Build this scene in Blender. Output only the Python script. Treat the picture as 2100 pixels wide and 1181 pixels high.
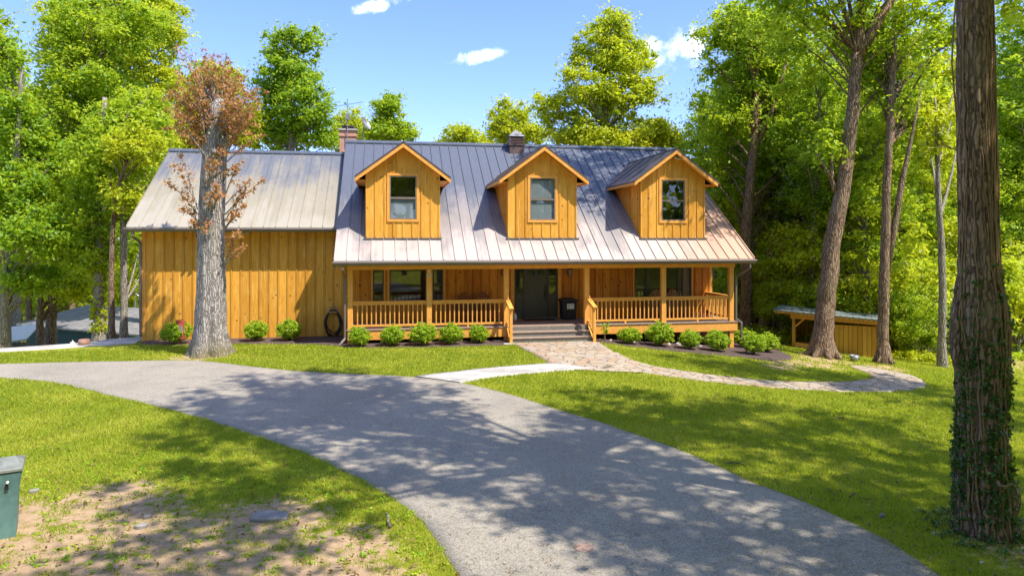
import bpy, bmesh, math, random
import numpy as np
from mathutils import Vector, Matrix
for o in list(bpy.data.objects): bpy.data.objects.remove(o)
R = math.radians
scn = bpy.context.scene
# ------------------------------------------------------------------ camera
YAW = R(10.3); CAMH = 3.8; FPX = 1430.0; CX = 1050.0; HY = 490.0
S_, C_ = math.sin(YAW), math.cos(YAW)
cam = bpy.data.cameras.new('camera'); camo = bpy.data.objects.new('camera', cam)
scn.collection.objects.link(camo); scn.camera = camo
camo.location = (0, 0, CAMH); camo.rotation_euler = (R(90), 0, -YAW)
cam.sensor_width = 36; cam.lens = FPX / 2100 * 36; cam.shift_y = -(590.5 - HY) / 2100
cam.clip_start = 0.1; cam.clip_end = 3000
# ------------------------------------------------------------------ light
SUN = Vector((1.13, -1.0, 2.35)).normalized()
EL = math.asin(SUN.z); AZ = math.atan2(SUN.x, SUN.y)
sl = bpy.data.lights.new('sun', 'SUN'); sl.energy = 3.1; sl.angle = R(0.53); sl.color = (1.0, 0.93, 0.82)
so = bpy.data.objects.new('sun', sl); scn.collection.objects.link(so)
so.rotation_euler = SUN.to_track_quat('Z', 'Y').to_euler(); so.location = (20, -20, 40)
scn.view_settings.view_transform = 'Standard'; scn.view_settings.look = 'None'
scn.view_settings.exposure = 1.38; scn.view_settings.gamma = 1.0
SKY_STRENGTH = 0.15
scn.cycles.max_bounces = 10; scn.cycles.diffuse_bounces = 6; scn.cycles.transmission_bounces = 8; scn.cycles.transparent_max_bounces = 8
def raydir(x, y):
    u = (x - CX) / FPX
    return Vector((S_ + u * C_, C_ - u * S_, -(y - HY) / FPX))

# ------------------------------------------------------------------ node helper
class NT:
    def __init__(s, tree): s.t = tree; s.n = tree.nodes; s.l = tree.links
    def add(s, kind, ins=None, **props):
        nd = s.n.new(kind)
        for k, v in props.items(): setattr(nd, k, v)
        for k, v in (ins or {}).items():
            sock = nd.inputs[k]
            if isinstance(v, bpy.types.NodeSocket): s.l.new(v, sock)
            else: sock.default_value = v
        return nd
    def math(s, op, a, b=0.0, c=None, clamp=False):
        nd = s.n.new('ShaderNodeMath'); nd.operation = op; nd.use_clamp = clamp
        for i, v in enumerate((a, b, c)):
            if v is None: continue
            if isinstance(v, bpy.types.NodeSocket): s.l.new(v, nd.inputs[i])
            else: nd.inputs[i].default_value = v
        return nd.outputs[0]
    def mix(s, fac, a, b, mode='MIX'):
        nd = s.n.new('ShaderNodeMix'); nd.data_type = 'RGBA'; nd.blend_type = mode
        for i, v in ((0, fac), (6, a), (7, b)):
            if isinstance(v, bpy.types.NodeSocket): s.l.new(v, nd.inputs[i])
            else: nd.inputs[i].default_value = v if i == 0 else tuple(v) + (1,) if len(v) == 3 else v
        return nd.outputs[2]
    def smooth(s, v, a, b, lo=0.0, hi=1.0):
        nd = s.n.new('ShaderNodeMapRange'); nd.interpolation_type = 'SMOOTHSTEP'
        s.l.new(v, nd.inputs[0]); nd.inputs[1].default_value = a; nd.inputs[2].default_value = b
        nd.inputs[3].default_value = lo; nd.inputs[4].default_value = hi
        return nd.outputs[0]
    def noise(s, vec, scale, detail=4, rough=0.55, dist=0.0):
        nd = s.n.new('ShaderNodeTexNoise'); s.l.new(vec, nd.inputs['Vector'])
        nd.inputs['Scale'].default_value = scale; nd.inputs['Detail'].default_value = detail
        nd.inputs['Roughness'].default_value = rough; nd.inputs['Distortion'].default_value = dist
        return nd.outputs['Fac']
    def pos(s): return s.n.new('ShaderNodeNewGeometry').outputs['Position']
    def sep(s, v):
        nd = s.n.new('ShaderNodeSeparateXYZ'); s.l.new(v, nd.inputs[0]); return nd.outputs
    def comb(s, x, y, z):
        nd = s.n.new('ShaderNodeCombineXYZ')
        for i, v in enumerate((x, y, z)):
            if isinstance(v, bpy.types.NodeSocket): s.l.new(v, nd.inputs[i])
            else: nd.inputs[i].default_value = v
        return nd.outputs[0]
    def scale(s, v, sc):
        nd = s.n.new('ShaderNodeVectorMath'); nd.operation = 'MULTIPLY'; s.l.new(v, nd.inputs[0]); nd.inputs[1].default_value = sc
        return nd.outputs[0]
    def attr(s, name): 
        nd = s.n.new('ShaderNodeAttribute'); nd.attribute_name = name; return nd.outputs['Fac']
    def bump(s, h, strength=0.3, dist=0.02):
        nd = s.n.new('ShaderNodeBump'); s.l.new(h, nd.inputs['Height']); nd.inputs['Strength'].default_value = strength
        nd.inputs['Distance'].default_value = dist; return nd.outputs[0]
    def pbsdf(s, color, rough=0.7, normal=None, metal=0.0, spec=0.4):
        nd = s.n.new('ShaderNodeBsdfPrincipled')
        for k, v in (('Base Color', color), ('Roughness', rough), ('Metallic', metal), ('Specular IOR Level', spec)):
            if isinstance(v, bpy.types.NodeSocket): s.l.new(v, nd.inputs[k])
            else: nd.inputs[k].default_value = tuple(v) + (1,) if k == 'Base Color' else v
        if normal is not None: s.l.new(normal, nd.inputs['Normal'])
        return nd.outputs[0]
    def out(s, sh):
        nd = s.n.new('ShaderNodeOutputMaterial'); s.l.new(sh, nd.inputs[0])
def newmat(name):
    m = bpy.data.materials.new(name); m.use_nodes = True; m.node_tree.nodes.clear(); return m, NT(m.node_tree)

# ------------------------------------------------------------------ world: sky with three small clouds
w = bpy.data.worlds.new('World'); scn.world = w; w.use_nodes = True; w.node_tree.nodes.clear()
n = NT(w.node_tree)
sky = n.add('ShaderNodeTexSky', sky_type='NISHITA', sun_disc=False, sun_elevation=EL, sun_rotation=AZ,
            altitude=300, air_density=1.0, dust_density=0.6, ozone_density=2.5)
dirv = n.n.new('ShaderNodeTexCoord').outputs['Generated']
nz = n.noise(dirv, 26, 6, 0.62, 0.3)
mask = None
for (px, py, wx, wy, tilt) in ((974, 117, 46, 12, 0.2), (1390, 103, 62, 36, 0.1), (782, 8, 46, 11, 0.25)):
    c = raydir(px, py).normalized()
    rt = Vector((C_, -S_, 0)); up = rt.cross(c).normalized()
    if up.z < 0: up = -up
    rt2 = (rt * math.cos(tilt) + up * math.sin(tilt)).normalized(); up2 = (up * math.cos(tilt) - rt * math.sin(tilt)).normalized()
    da = n.add('ShaderNodeVectorMath', {0: dirv, 1: rt2}, operation='DOT_PRODUCT').outputs['Value']
    db = n.add('ShaderNodeVectorMath', {0: dirv, 1: up2}, operation='DOT_PRODUCT').outputs['Value']
    dc = n.add('ShaderNodeVectorMath', {0: dirv, 1: c}, operation='DOT_PRODUCT').outputs['Value']
    a = n.math('DIVIDE', n.math('SUBTRACT', da, c.dot(rt2)), wx / FPX); b = n.math('DIVIDE', n.math('SUBTRACT', db, c.dot(up2)), wy / FPX)
    r2 = n.math('ADD', n.math('MULTIPLY', a, a), n.math('MULTIPLY', b, b))
    v = n.math('ADD', n.math('SUBTRACT', 1.0, n.math('MULTIPLY', r2, 0.6)), n.math('MULTIPLY', n.math('SUBTRACT', nz, 0.5), 5.0))
    v = n.math('MULTIPLY', n.smooth(v, 0.1, 1.9), n.math('GREATER_THAN', dc, 0.5))
    mask = v if mask is None else n.math('MAXIMUM', mask, v)
bg = n.add('ShaderNodeBackground', {'Color': n.mix(n.math('MULTIPLY', mask, 0.95), n.mix(1.0, sky.outputs[0], n.mix(n.smooth(n.sep(dirv)[2], 0.3, 0.65), (0.56, 0.605, 0.93), (0.88, 0.82, 0.93)), 'MULTIPLY'), (6.5, 6.6, 6.9)), 'Strength': SKY_STRENGTH})
wo = n.n.new('ShaderNodeOutputWorld'); n.l.new(bg.outputs[0], wo.inputs[0])

# ------------------------------------------------------------------ ground height and pixel-to-ground
def sm(a, b, v):
    t = np.clip((v - a) / (b - a), 0, 1); return t * t * (3 - 2 * t)
def gz(X, Y):
    X = np.asarray(X, float); Y = np.asarray(Y, float)
    z = 0.13 * sm(13, 22, Y)
    d = 0.085 * np.clip(X - 7, 0, 6) + 0.10 * np.clip(X - 13, 0, 11) + 0.03 * np.clip(X - 24, 0, 40)
    z = z - d * (0.4 + 0.6 * sm(8, 22, Y))
    y0 = np.interp(X, [-16, -11, -9, -7], [24.6, 26.6, 28.3, 40])
    z = z - np.clip(0.16 * np.clip(Y - y0, 0, 400), 0, 4.6) * sm(4, -4, X) - 0.012 * np.clip(Y - 60, 0, 60) * sm(4, -4, X)
    z = z - 0.10 * np.clip(Y - np.interp(X, [8, 20, 30], [36, 29.5, 25]), 0, 25) * sm(6, 14, X)
    return z
def G(x, y, tmin=4, tmax=130):
    r = raydir(x, y); ts = np.arange(tmin, tmax, 0.02); hit = CAMH + r.z * ts < gz(r.x * ts, r.y * ts)
    t = ts[int(np.argmax(hit))] if hit.any() else tmax
    return (float(r.x * t), float(r.y * t))
def T(x, y, t):
    r = raydir(x, y); return Vector((r.x * t, r.y * t, CAMH + r.z * t))
def depth_of(x, y): return x * S_ + y * C_
def column(px, t):
    r = raydir(px, HY); return (r.x * t, r.y * t, float(gz(r.x * t, r.y * t)))

# ------------------------------------------------------------------ mesh helpers
COL = scn.collection; WLOC = {}
class MB:
    def __init__(s): s.v = []; s.f = []; s.m = []; s.cm = 0
    def mat(s, i): s.cm = i; return s
    def add(s, vs, fs):
        o = len(s.v); s.v += [tuple(v) for v in vs]
        for f in fs: s.f.append([o + i for i in f]); s.m.append(s.cm)
        return s
    def box(s, x0, x1, y0, y1, z0, z1):
        return s.add([(x0,y0,z0),(x1,y0,z0),(x1,y1,z0),(x0,y1,z0),(x0,y0,z1),(x1,y0,z1),(x1,y1,z1),(x0,y1,z1)],
                     [(3,2,1,0),(4,5,6,7),(0,1,5,4),(1,2,6,5),(2,3,7,6),(3,0,4,7)])
    def beam(s, p, q, w, h, up=(0, 0, 1)):
        p = Vector(p); q = Vector(q); d = (q - p).normalized(); sd = d.cross(Vector(up))
        if sd.length < 1e-4: sd = d.cross(Vector((1, 0, 0)))
        sd.normalize(); u = sd.cross(d); a = sd * w / 2; b = u * h / 2
        vs = [p-a-b, p+a-b, p+a+b, p-a+b, q-a-b, q+a-b, q+a+b, q-a+b]
        return s.add(vs, [(0,1,2,3)[::-1],(4,5,6,7),(0,1,5,4),(1,2,6,5),(2,3,7,6),(3,0,4,7)])
    def prism(s, poly, d):   # poly: 3D points, d: extrusion vector
        k = len(poly); d = Vector(d); a = [Vector(p) for p in poly]; vs = a + [p + d for p in a]
        return s.add(vs, [list(range(k))[::-1], list(range(k, 2*k))] + [(i, (i+1) % k, (i+1) % k + k, i + k) for i in range(k)])
    def tube(s, pts, rad, k=8, cap=True, wob=0.0, rng=None, flute=None):
        pts = [Vector(p) for p in pts]; N = len(pts)
        if not hasattr(rad, '__len__'): rad = [rad] * N
        ref = Vector((1, 0, 0)) if abs((pts[-1] - pts[0]).normalized().x) < 0.8 else Vector((0, 1, 0))
        vs = []
        for i, p in enumerate(pts):
            d = (pts[min(i+1, N-1)] - pts[max(i-1, 0)]).normalized()
            a = d.cross(ref).normalized(); b = d.cross(a)
            for j in range(k):
                th = 2 * math.pi * j / k; r = rad[i]
                if flute: r *= flute(i / (N - 1), th, p.z)
                if wob and rng: r *= 1 + rng.uniform(-wob, wob)
                vs.append(p + a * math.cos(th) * r + b * math.sin(th) * r)
        fs = [(i*k + j, i*k + (j+1) % k, (i+1)*k + (j+1) % k, (i+1)*k + j) for i in range(N-1) for j in range(k)]
        if cap: fs += [list(range(k))[::-1], [(N-1)*k + j for j in range(k)]]
        return s.add(vs, fs)
    def lathe(s, c, prof, k=20):
        c = Vector(c); N = len(prof)
        vs = [c + Vector((r * math.cos(2*math.pi*j/k), r * math.sin(2*math.pi*j/k), z)) for r, z in prof for j in range(k)]
        fs = [(i*k + j, i*k + (j+1) % k, (i+1)*k + (j+1) % k, (i+1)*k + j) for i in range(N-1) for j in range(k)]
        fs += [list(range(k))[::-1], [(N-1)*k + j for j in range(k)]]
        return s.add(vs, fs)
    def build(s, name, mats, parent=None, smooth=False, bevel=0.0):
        off = WLOC[parent.name] if parent else Vector((0, 0, 0))
        me = bpy.data.meshes.new(name)
        me.from_pydata([(v[0]-off.x, v[1]-off.y, v[2]-off.z) for v in s.v], [], s.f)
        if not isinstance(mats, (list, tuple)): mats = [mats]
        for m in mats: me.materials.append(m)
        me.polygons.foreach_set('material_index', s.m)
        if smooth: me.polygons.foreach_set('use_smooth', [True] * len(s.f))
        me.update()
        o = bpy.data.objects.new(name, me); COL.objects.link(o)
        if parent: o.parent = parent
        WLOC[o.name] = off.copy()
        if bevel:
            b = o.modifiers.new('bevel', 'BEVEL'); b.width = bevel; b.segments = 1; b.limit_method = 'ANGLE'
        return o
def tag(o, label=None, cat=None, group=None, kind=None):
    if label: o['label'] = label
    if cat: o['category'] = cat
    if group: o['group'] = group
    if kind: o['kind'] = kind
    return o
def thing(name, label, cat, loc, group=None):
    o = bpy.data.objects.new(name, None); COL.objects.link(o); o.location = loc; o.empty_display_size = 0.3
    WLOC[o.name] = Vector(loc); tag(o, label, cat, group); return o
def origin_mesh(o, loc):     # move a top-level mesh's origin to its base
    loc = Vector(loc); o.data.transform(Matrix.Translation(-loc)); o.location = loc; WLOC[o.name] = loc; return o
def npmesh(name, V, F, mat, parent=None, attrs=None, nv=4):
    me = bpy.data.meshes.new(name); V = np.asarray(V, np.float32)
    if parent: V = V - np.array(WLOC[parent.name], np.float32)
    me.vertices.add(len(V)); me.vertices.foreach_set('co', V.ravel())
    F = np.asarray(F, np.int32); me.loops.add(F.size); me.loops.foreach_set('vertex_index', F.ravel())
    me.polygons.add(len(F)); me.polygons.foreach_set('loop_start', np.arange(len(F), dtype=np.int32) * nv)
    me.polygons.foreach_set('loop_total', np.full(len(F), nv, np.int32))
    for k, a in (attrs or {}).items():
        at = me.attributes.new(k, 'FLOAT', 'FACE'); at.data.foreach_set('value', np.asarray(a, np.float32))
    me.update(calc_edges=True); me.materials.append(mat)
    o = bpy.data.objects.new(name, me); COL.objects.link(o)
    if parent: o.parent = parent
    WLOC[o.name] = WLOC[parent.name].copy() if parent else Vector((0, 0, 0))
    return o

# ------------------------------------------------------------------ materials
def simple(name, col, rough=0.6, metal=0.0, spec=0.4, var=0.12, sc=9.0, bump=0.0):
    m, n = newmat(name); p = n.pos(); f = n.noise(p, sc, 5, 0.6)
    c = n.mix(n.smooth(f, 0.3, 0.7), tuple(x * (1 - var) for x in col), tuple(min(1, x * (1 + var)) for x in col))
    nb = n.bump(n.noise(p, sc * 6, 3), bump, 0.01) if bump else None
    n.out(n.pbsdf(c, rough, nb, metal, spec)); return m
def siding(name, cols, board=0.33, knots=0.6, grain=0.35, groove=0.0, batten=0.0, along=(1.0, 1.0)):
    m, n = newmat(name); p = n.pos(); x, y, z = n.sep(p)
    s = n.math('ADD', n.math('MULTIPLY', x, along[0]), n.math('MULTIPLY', y, along[1])); bi = n.math('FLOOR', n.math('DIVIDE', s, board))
    wn = n.add('ShaderNodeTexWhiteNoise', {'Vector': n.comb(bi, 3.1, 0.7)}, noise_dimensions='3D')
    rnd = wn.outputs['Value']
    zz = n.math('ADD', z, n.math('MULTIPLY', rnd, 37.0))
    g = n.noise(n.comb(n.math('MULTIPLY', s, 9.0), bi, n.math('MULTIPLY', zz, 0.7)), 2.2, 6, 0.65, 1.2)
    big = n.noise(n.comb(n.math('MULTIPLY', s, 1.2), 5.0, n.math('MULTIPLY', z, 0.45)), 1.4, 4, 0.6)
    c = n.mix(n.smooth(rnd, 0.0, 1.0), cols[0], cols[1])
    c = n.mix(n.math('MULTIPLY', n.smooth(g, 0.42, 0.72), grain), c, cols[2])
    c = n.mix(n.math('MULTIPLY', n.smooth(big, 0.48, 0.75), 0.35), c, cols[3])
    vo = n.add('ShaderNodeTexVoronoi', {'Vector': n.comb(n.math('MULTIPLY', s, 1.0), bi, n.math('MULTIPLY', zz, 0.75)), 'Scale': 3.6}, feature='F1')
    wr = n.noise(n.comb(n.math('MULTIPLY', s, 14.0), bi, n.math('MULTIPLY', zz, 1.1)), 1.0, 5, 0.7, 0.6)
    c = n.mix(n.math('MULTIPLY', n.smooth(wr, 0.54, 0.68), 0.7), c, cols[3])
    c = n.mix(n.math('MULTIPLY', n.smooth(wr, 0.46, 0.32), 0.65), c, cols[2])
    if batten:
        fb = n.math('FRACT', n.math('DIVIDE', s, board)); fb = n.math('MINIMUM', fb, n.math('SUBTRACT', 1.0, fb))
        c = n.mix(n.math('MULTIPLY', n.smooth(n.math('ABSOLUTE', n.math('SUBTRACT', fb, batten)), 0.034, 0.012), 0.62), c, (0.10, 0.035, 0.008))  # dark line painted along batten edges: gap plus the batten's shadow side
    if groove:
        fr = n.math('ABSOLUTE', n.math('SUBTRACT', n.math('FRACT', n.math('DIVIDE', s, board)), 0.5))
        c = n.mix(n.smooth(fr, 0.5 - groove, 0.5), c, (0.06, 0.02, 0.006))
    kn = n.smooth(vo.outputs['Distance'], 0.16, 0.05)
    kr = n.sep(vo.outputs['Color'])[0]
    kn = n.math('MULTIPLY', n.math('MULTIPLY', kn, n.math('GREATER_THAN', kr, 0.40)), knots)
    c = n.mix(kn, c, (0.10, 0.035, 0.012))
    n.out(n.pbsdf(c, 0.58, n.bump(g, 0.25, 0.006), 0, 0.3)); return m
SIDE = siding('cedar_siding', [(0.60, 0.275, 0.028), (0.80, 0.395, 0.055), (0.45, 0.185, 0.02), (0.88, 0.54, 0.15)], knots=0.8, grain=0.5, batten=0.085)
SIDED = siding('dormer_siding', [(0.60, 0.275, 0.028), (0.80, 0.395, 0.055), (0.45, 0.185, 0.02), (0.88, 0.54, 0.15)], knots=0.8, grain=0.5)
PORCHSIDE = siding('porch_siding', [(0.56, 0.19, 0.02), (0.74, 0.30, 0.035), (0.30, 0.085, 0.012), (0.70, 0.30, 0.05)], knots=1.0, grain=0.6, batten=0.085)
def lumber(name, a, b, rough=0.5):
    m, n = newmat(name); p = n.pos()
    g = n.noise(n.scale(p, (3, 3, 3)), 3.0, 6, 0.65, 1.5); k = n.noise(p, 1.7, 3)
    c = n.mix(n.smooth(g, 0.35, 0.7), a, b); c = n.mix(n.math('MULTIPLY', n.smooth(k, 0.55, 0.75), 0.4), c, tuple(x * 0.75 for x in a))
    n.out(n.pbsdf(c, rough, n.bump(g, 0.12, 0.004), 0, 0.3)); return m
TRIM = lumber('amber_lumber', (0.72, 0.315, 0.055), (0.84, 0.42, 0.10))
SHEDWOOD = siding('shed_boards', [(0.60, 0.29, 0.035), (0.78, 0.41, 0.06), (0.46, 0.20, 0.025), (0.80, 0.46, 0.09)], board=0.17, knots=0.5, groove=0.09, along=(0.86, -0.5))
DARKWOOD = lumber('red_brown_wood', (0.20, 0.055, 0.02), (0.30, 0.10, 0.03))
DECK = lumber('deck_boards', (0.26, 0.19, 0.145), (0.36, 0.28, 0.22), 0.7)
STEPM = lumber('grey_step_boards', (0.15, 0.14, 0.12), (0.22, 0.20, 0.17), 0.75)
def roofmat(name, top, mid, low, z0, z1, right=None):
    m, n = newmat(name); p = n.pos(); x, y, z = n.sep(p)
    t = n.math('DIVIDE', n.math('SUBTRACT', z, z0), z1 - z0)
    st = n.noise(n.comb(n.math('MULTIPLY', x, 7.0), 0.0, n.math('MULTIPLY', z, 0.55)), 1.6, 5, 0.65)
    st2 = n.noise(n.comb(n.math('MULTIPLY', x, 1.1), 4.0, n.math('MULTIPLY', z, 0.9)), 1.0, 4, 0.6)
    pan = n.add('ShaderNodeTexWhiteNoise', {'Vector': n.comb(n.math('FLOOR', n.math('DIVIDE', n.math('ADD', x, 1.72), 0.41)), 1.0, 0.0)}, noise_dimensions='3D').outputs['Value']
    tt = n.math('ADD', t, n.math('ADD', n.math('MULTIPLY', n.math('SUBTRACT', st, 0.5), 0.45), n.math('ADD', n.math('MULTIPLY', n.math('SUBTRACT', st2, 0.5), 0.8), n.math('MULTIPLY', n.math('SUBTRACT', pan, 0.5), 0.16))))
    c = n.mix(n.smooth(tt, 0.03, 0.24), low, mid); c = n.mix(n.smooth(tt, 0.26, 0.62), c, top)  # pale end is chalking; blue top has sky reflection painted into the colour
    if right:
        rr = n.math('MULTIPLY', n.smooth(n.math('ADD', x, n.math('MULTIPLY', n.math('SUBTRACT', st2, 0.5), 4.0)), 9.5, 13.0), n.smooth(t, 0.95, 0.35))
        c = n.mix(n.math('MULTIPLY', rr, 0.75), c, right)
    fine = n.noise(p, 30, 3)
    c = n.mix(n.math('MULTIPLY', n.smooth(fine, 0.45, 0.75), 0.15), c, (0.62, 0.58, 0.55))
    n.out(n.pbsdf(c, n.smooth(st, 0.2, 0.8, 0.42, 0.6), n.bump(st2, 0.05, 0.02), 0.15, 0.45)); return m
ROOF = roofmat('chalked_sky_tinted_roof', (0.09, 0.105, 0.14), (0.265, 0.24, 0.23), (0.47, 0.39, 0.35), 3.05, 7.6, (0.50, 0.275, 0.165))
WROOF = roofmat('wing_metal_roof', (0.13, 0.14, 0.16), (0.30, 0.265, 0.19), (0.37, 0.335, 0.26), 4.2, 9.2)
DROOF = simple('bronze_metal', (0.115, 0.085, 0.085), 0.42, 0.2, 0.5, 0.2, 3)
RIDGE = simple('dark_ridge_metal', (0.10, 0.115, 0.145), 0.45, 0.2, 0.5, 0.15, 3)
GUT = simple('bronze_gutter', (0.16, 0.13, 0.115), 0.38, 0.1, 0.5, 0.1, 2)
FRAME = simple('dark_bronze_frame', (0.062, 0.055, 0.05), 0.45)
TANFRAME = simple('taupe_sash', (0.19, 0.155, 0.135), 0.45)
DOORM = simple('charcoal_door', (0.075, 0.077, 0.066), 0.5, 0, 0.4, 0.2, 20)
BLACK = simple('black_plastic', (0.018, 0.017, 0.018), 0.5)
WHITE = simple('white_plastic', (0.75, 0.74, 0.70), 0.45)
BLIND = simple('white_blind', (0.74, 0.76, 0.80), 0.6, var=0.04)
ROOM = simple('room_plaster', (0.86, 0.74, 0.55), 0.9)
ROOMFLOOR = simple('room_floor', (0.12, 0.07, 0.04), 0.5)
METALG = simple('grey_metal', (0.32, 0.32, 0.31), 0.4, 0.6)
COPPER = simple('weathered_cap_metal', (0.24, 0.24, 0.24), 0.5, 0.3, 0.5, 0.3, 4)
CUPM = simple('brown_cupola_paint', (0.13, 0.085, 0.075), 0.5)
MATM = simple('brown_door_mat', (0.05, 0.035, 0.025), 0.95)
CLOTH = simple('rust_red_cloth', (0.42, 0.07, 0.05), 0.9)
PALE = simple('pale_print', (0.30, 0.24, 0.21), 0.9)
def glass():
    m, n = newmat('window_glass')
    ge = n.n.new('ShaderNodeNewGeometry'); cs_ = n.math('ABSOLUTE', n.add('ShaderNodeVectorMath', {0: ge.outputs['Incoming'], 1: ge.outputs['Normal']}, operation='DOT_PRODUCT').outputs['Value'])
    f = n.math('ADD', n.math('MULTIPLY', n.math('POWER', n.math('SUBTRACT', 1.0, cs_, clamp=True), 5.0), 0.8), 0.055, clamp=True)
    t = n.add('ShaderNodeBsdfTransparent', {'Color': (0.80, 0.83, 0.82, 1)}).outputs[0]
    g = n.add('ShaderNodeBsdfGlossy', {'Roughness': 0.015, 'Color': (1, 1, 1, 1)}).outputs[0]
    n.out(n.add('ShaderNodeMixShader', {0: f, 1: t, 2: g}).outputs[0]); return m
GLASS = glass()
def brick():
    m, n = newmat('chimney_brick'); p = n.pos(); x, y, z = n.sep(p)
    b = n.add('ShaderNodeTexBrick', {'Vector': n.comb(n.math('ADD', x, y), z, 0.0), 'Color1': (0.48, 0.20, 0.12, 1), 'Color2': (0.60, 0.30, 0.19, 1), 'Mortar': (0.42, 0.36, 0.30, 1),
        'Scale': 1.0, 'Mortar Size': 0.008, 'Brick Width': 0.21, 'Row Height': 0.075})
    n.out(n.pbsdf(b.outputs['Color'], 0.9)); return m
BRICK = brick()
def asphalt():
    m, n = newmat('worn_asphalt'); p = n.pos()
    f = n.noise(p, 210, 2, 0.6); g = n.noise(p, 0.5, 5, 0.6); h = n.noise(p, 3.0, 5, 0.65)
    vo = n.add('ShaderNodeTexVoronoi', {'Vector': p, 'Scale': 75.0}, feature='F1'); cr = n.sep(vo.outputs['Color'])[0]
    c = n.mix(n.smooth(g, 0.3, 0.7), (0.255, 0.225, 0.175), (0.335, 0.295, 0.23))
    c = n.mix(n.math('MULTIPLY', n.smooth(h, 0.5, 0.75), 0.35), c, (0.35, 0.305, 0.24))
    pt = n.noise(p, 0.9, 3, 0.5, 0.8); c = n.mix(n.math('MULTIPLY', n.smooth(pt, 0.55, 0.62), 0.22), c, (0.17, 0.15, 0.13))
    c = n.mix(n.math('MULTIPLY', n.smooth(n.noise(p, 22, 3), 0.62, 0.72), 0.35), c, (0.42, 0.36, 0.29))
    c = n.mix(n.math('MULTIPLY', n.math('GREATER_THAN', cr, 0.72), 0.38), c, (0.46, 0.43, 0.39))
    c = n.mix(n.math('MULTIPLY', n.math('LESS_THAN', cr, 0.28), 0.4), c, (0.07, 0.07, 0.07))
    vc = n.add('ShaderNodeTexVoronoi', {'Vector': n.add('ShaderNodeVectorMath', {0: p, 1: n.scale(n.add('ShaderNodeTexNoise', {'Vector': p, 'Scale': 1.2}).outputs['Color'], (0.9, 0.9, 0.9))}, operation='ADD').outputs[0], 'Scale': 0.42}, feature='DISTANCE_TO_EDGE')
    ck = n.math('MULTIPLY', n.smooth(vc.outputs['Distance'], 0.009, 0.0), n.math('MULTIPLY', n.smooth(g, 0.46, 0.58), 0.38))
    c = n.mix(ck, c, (0.05, 0.05, 0.05))
    n.out(n.pbsdf(c, 0.85, n.bump(f, 0.5, 0.006), 0, 0.3)); return m
ASPH = asphalt()
def concrete(name, col, v=0.12):
    m, n = newmat(name); p = n.pos(); f = n.noise(p, 1.6, 6, 0.65); g = n.noise(p, 60, 3)
    c = n.mix(n.smooth(f, 0.3, 0.7), tuple(x * (1 - v) for x in col), tuple(x * (1 + v) for x in col))
    n.out(n.pbsdf(c, 0.85, n.bump(g, 0.3, 0.004))); return m
CONC = concrete('pale_concrete', (0.40, 0.375, 0.34), 0.22); ROCK = concrete('grey_rock', (0.23, 0.215, 0.20), 0.25)
def flag():
    m, n = newmat('flagstone_paving'); p = n.pos()
    wob = n.add('ShaderNodeTexNoise', {'Vector': p, 'Scale': 2.2, 'Detail': 3.0}).outputs['Color']
    q = n.add('ShaderNodeVectorMath', {0: p, 1: n.scale(wob, (0.35, 0.35, 0.0))}, operation='ADD').outputs[0]
    e = n.add('ShaderNodeTexVoronoi', {'Vector': q, 'Scale': 2.9}, feature='DISTANCE_TO_EDGE').outputs['Distance']
    vc = n.add('ShaderNodeTexVoronoi', {'Vector': q, 'Scale': 2.9}, feature='F1').outputs['Color']
    r, g, b = n.sep(vc); f = n.noise(p, 9, 5, 0.65)
    c = n.mix(r, (0.34, 0.26, 0.175), (0.40, 0.335, 0.25)); c = n.mix(n.math('GREATER_THAN', g, 0.76), c, (0.36, 0.25, 0.16))
    c = n.mix(n.math('MULTIPLY', n.math('GREATER_THAN', b, 0.75), 0.8), c, (0.36, 0.31, 0.26))
    c = n.mix(n.math('MULTIPLY', n.smooth(f, 0.4, 0.7), 0.35), c, (0.42, 0.34, 0.26))
    gr = n.smooth(e, 0.055, 0.02)
    c = n.mix(gr, c, (0.16, 0.12, 0.075))
    h = n.math('ADD', n.math('MULTIPLY', gr, -1.0), n.math('MULTIPLY', f, 0.3))
    n.out(n.pbsdf(c, 0.85, n.bump(h, 0.6, 0.02))); return m
FLAG = flag()
def mulchm():
    m, n = newmat('dark_bark_mulch'); p = n.pos(); f = n.noise(p, 32, 5, 0.75); g = n.noise(p, 4, 3)
    c = n.mix(n.smooth(f, 0.35, 0.7), (0.040, 0.026, 0.024), (0.15, 0.10, 0.088)); c = n.mix(n.math('MULTIPLY', g, 0.3), c, (0.14, 0.095, 0.08))
    n.out(n.pbsdf(c, 0.95, n.bump(f, 1.0, 0.03))); return m
MULCH = mulchm()
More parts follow.
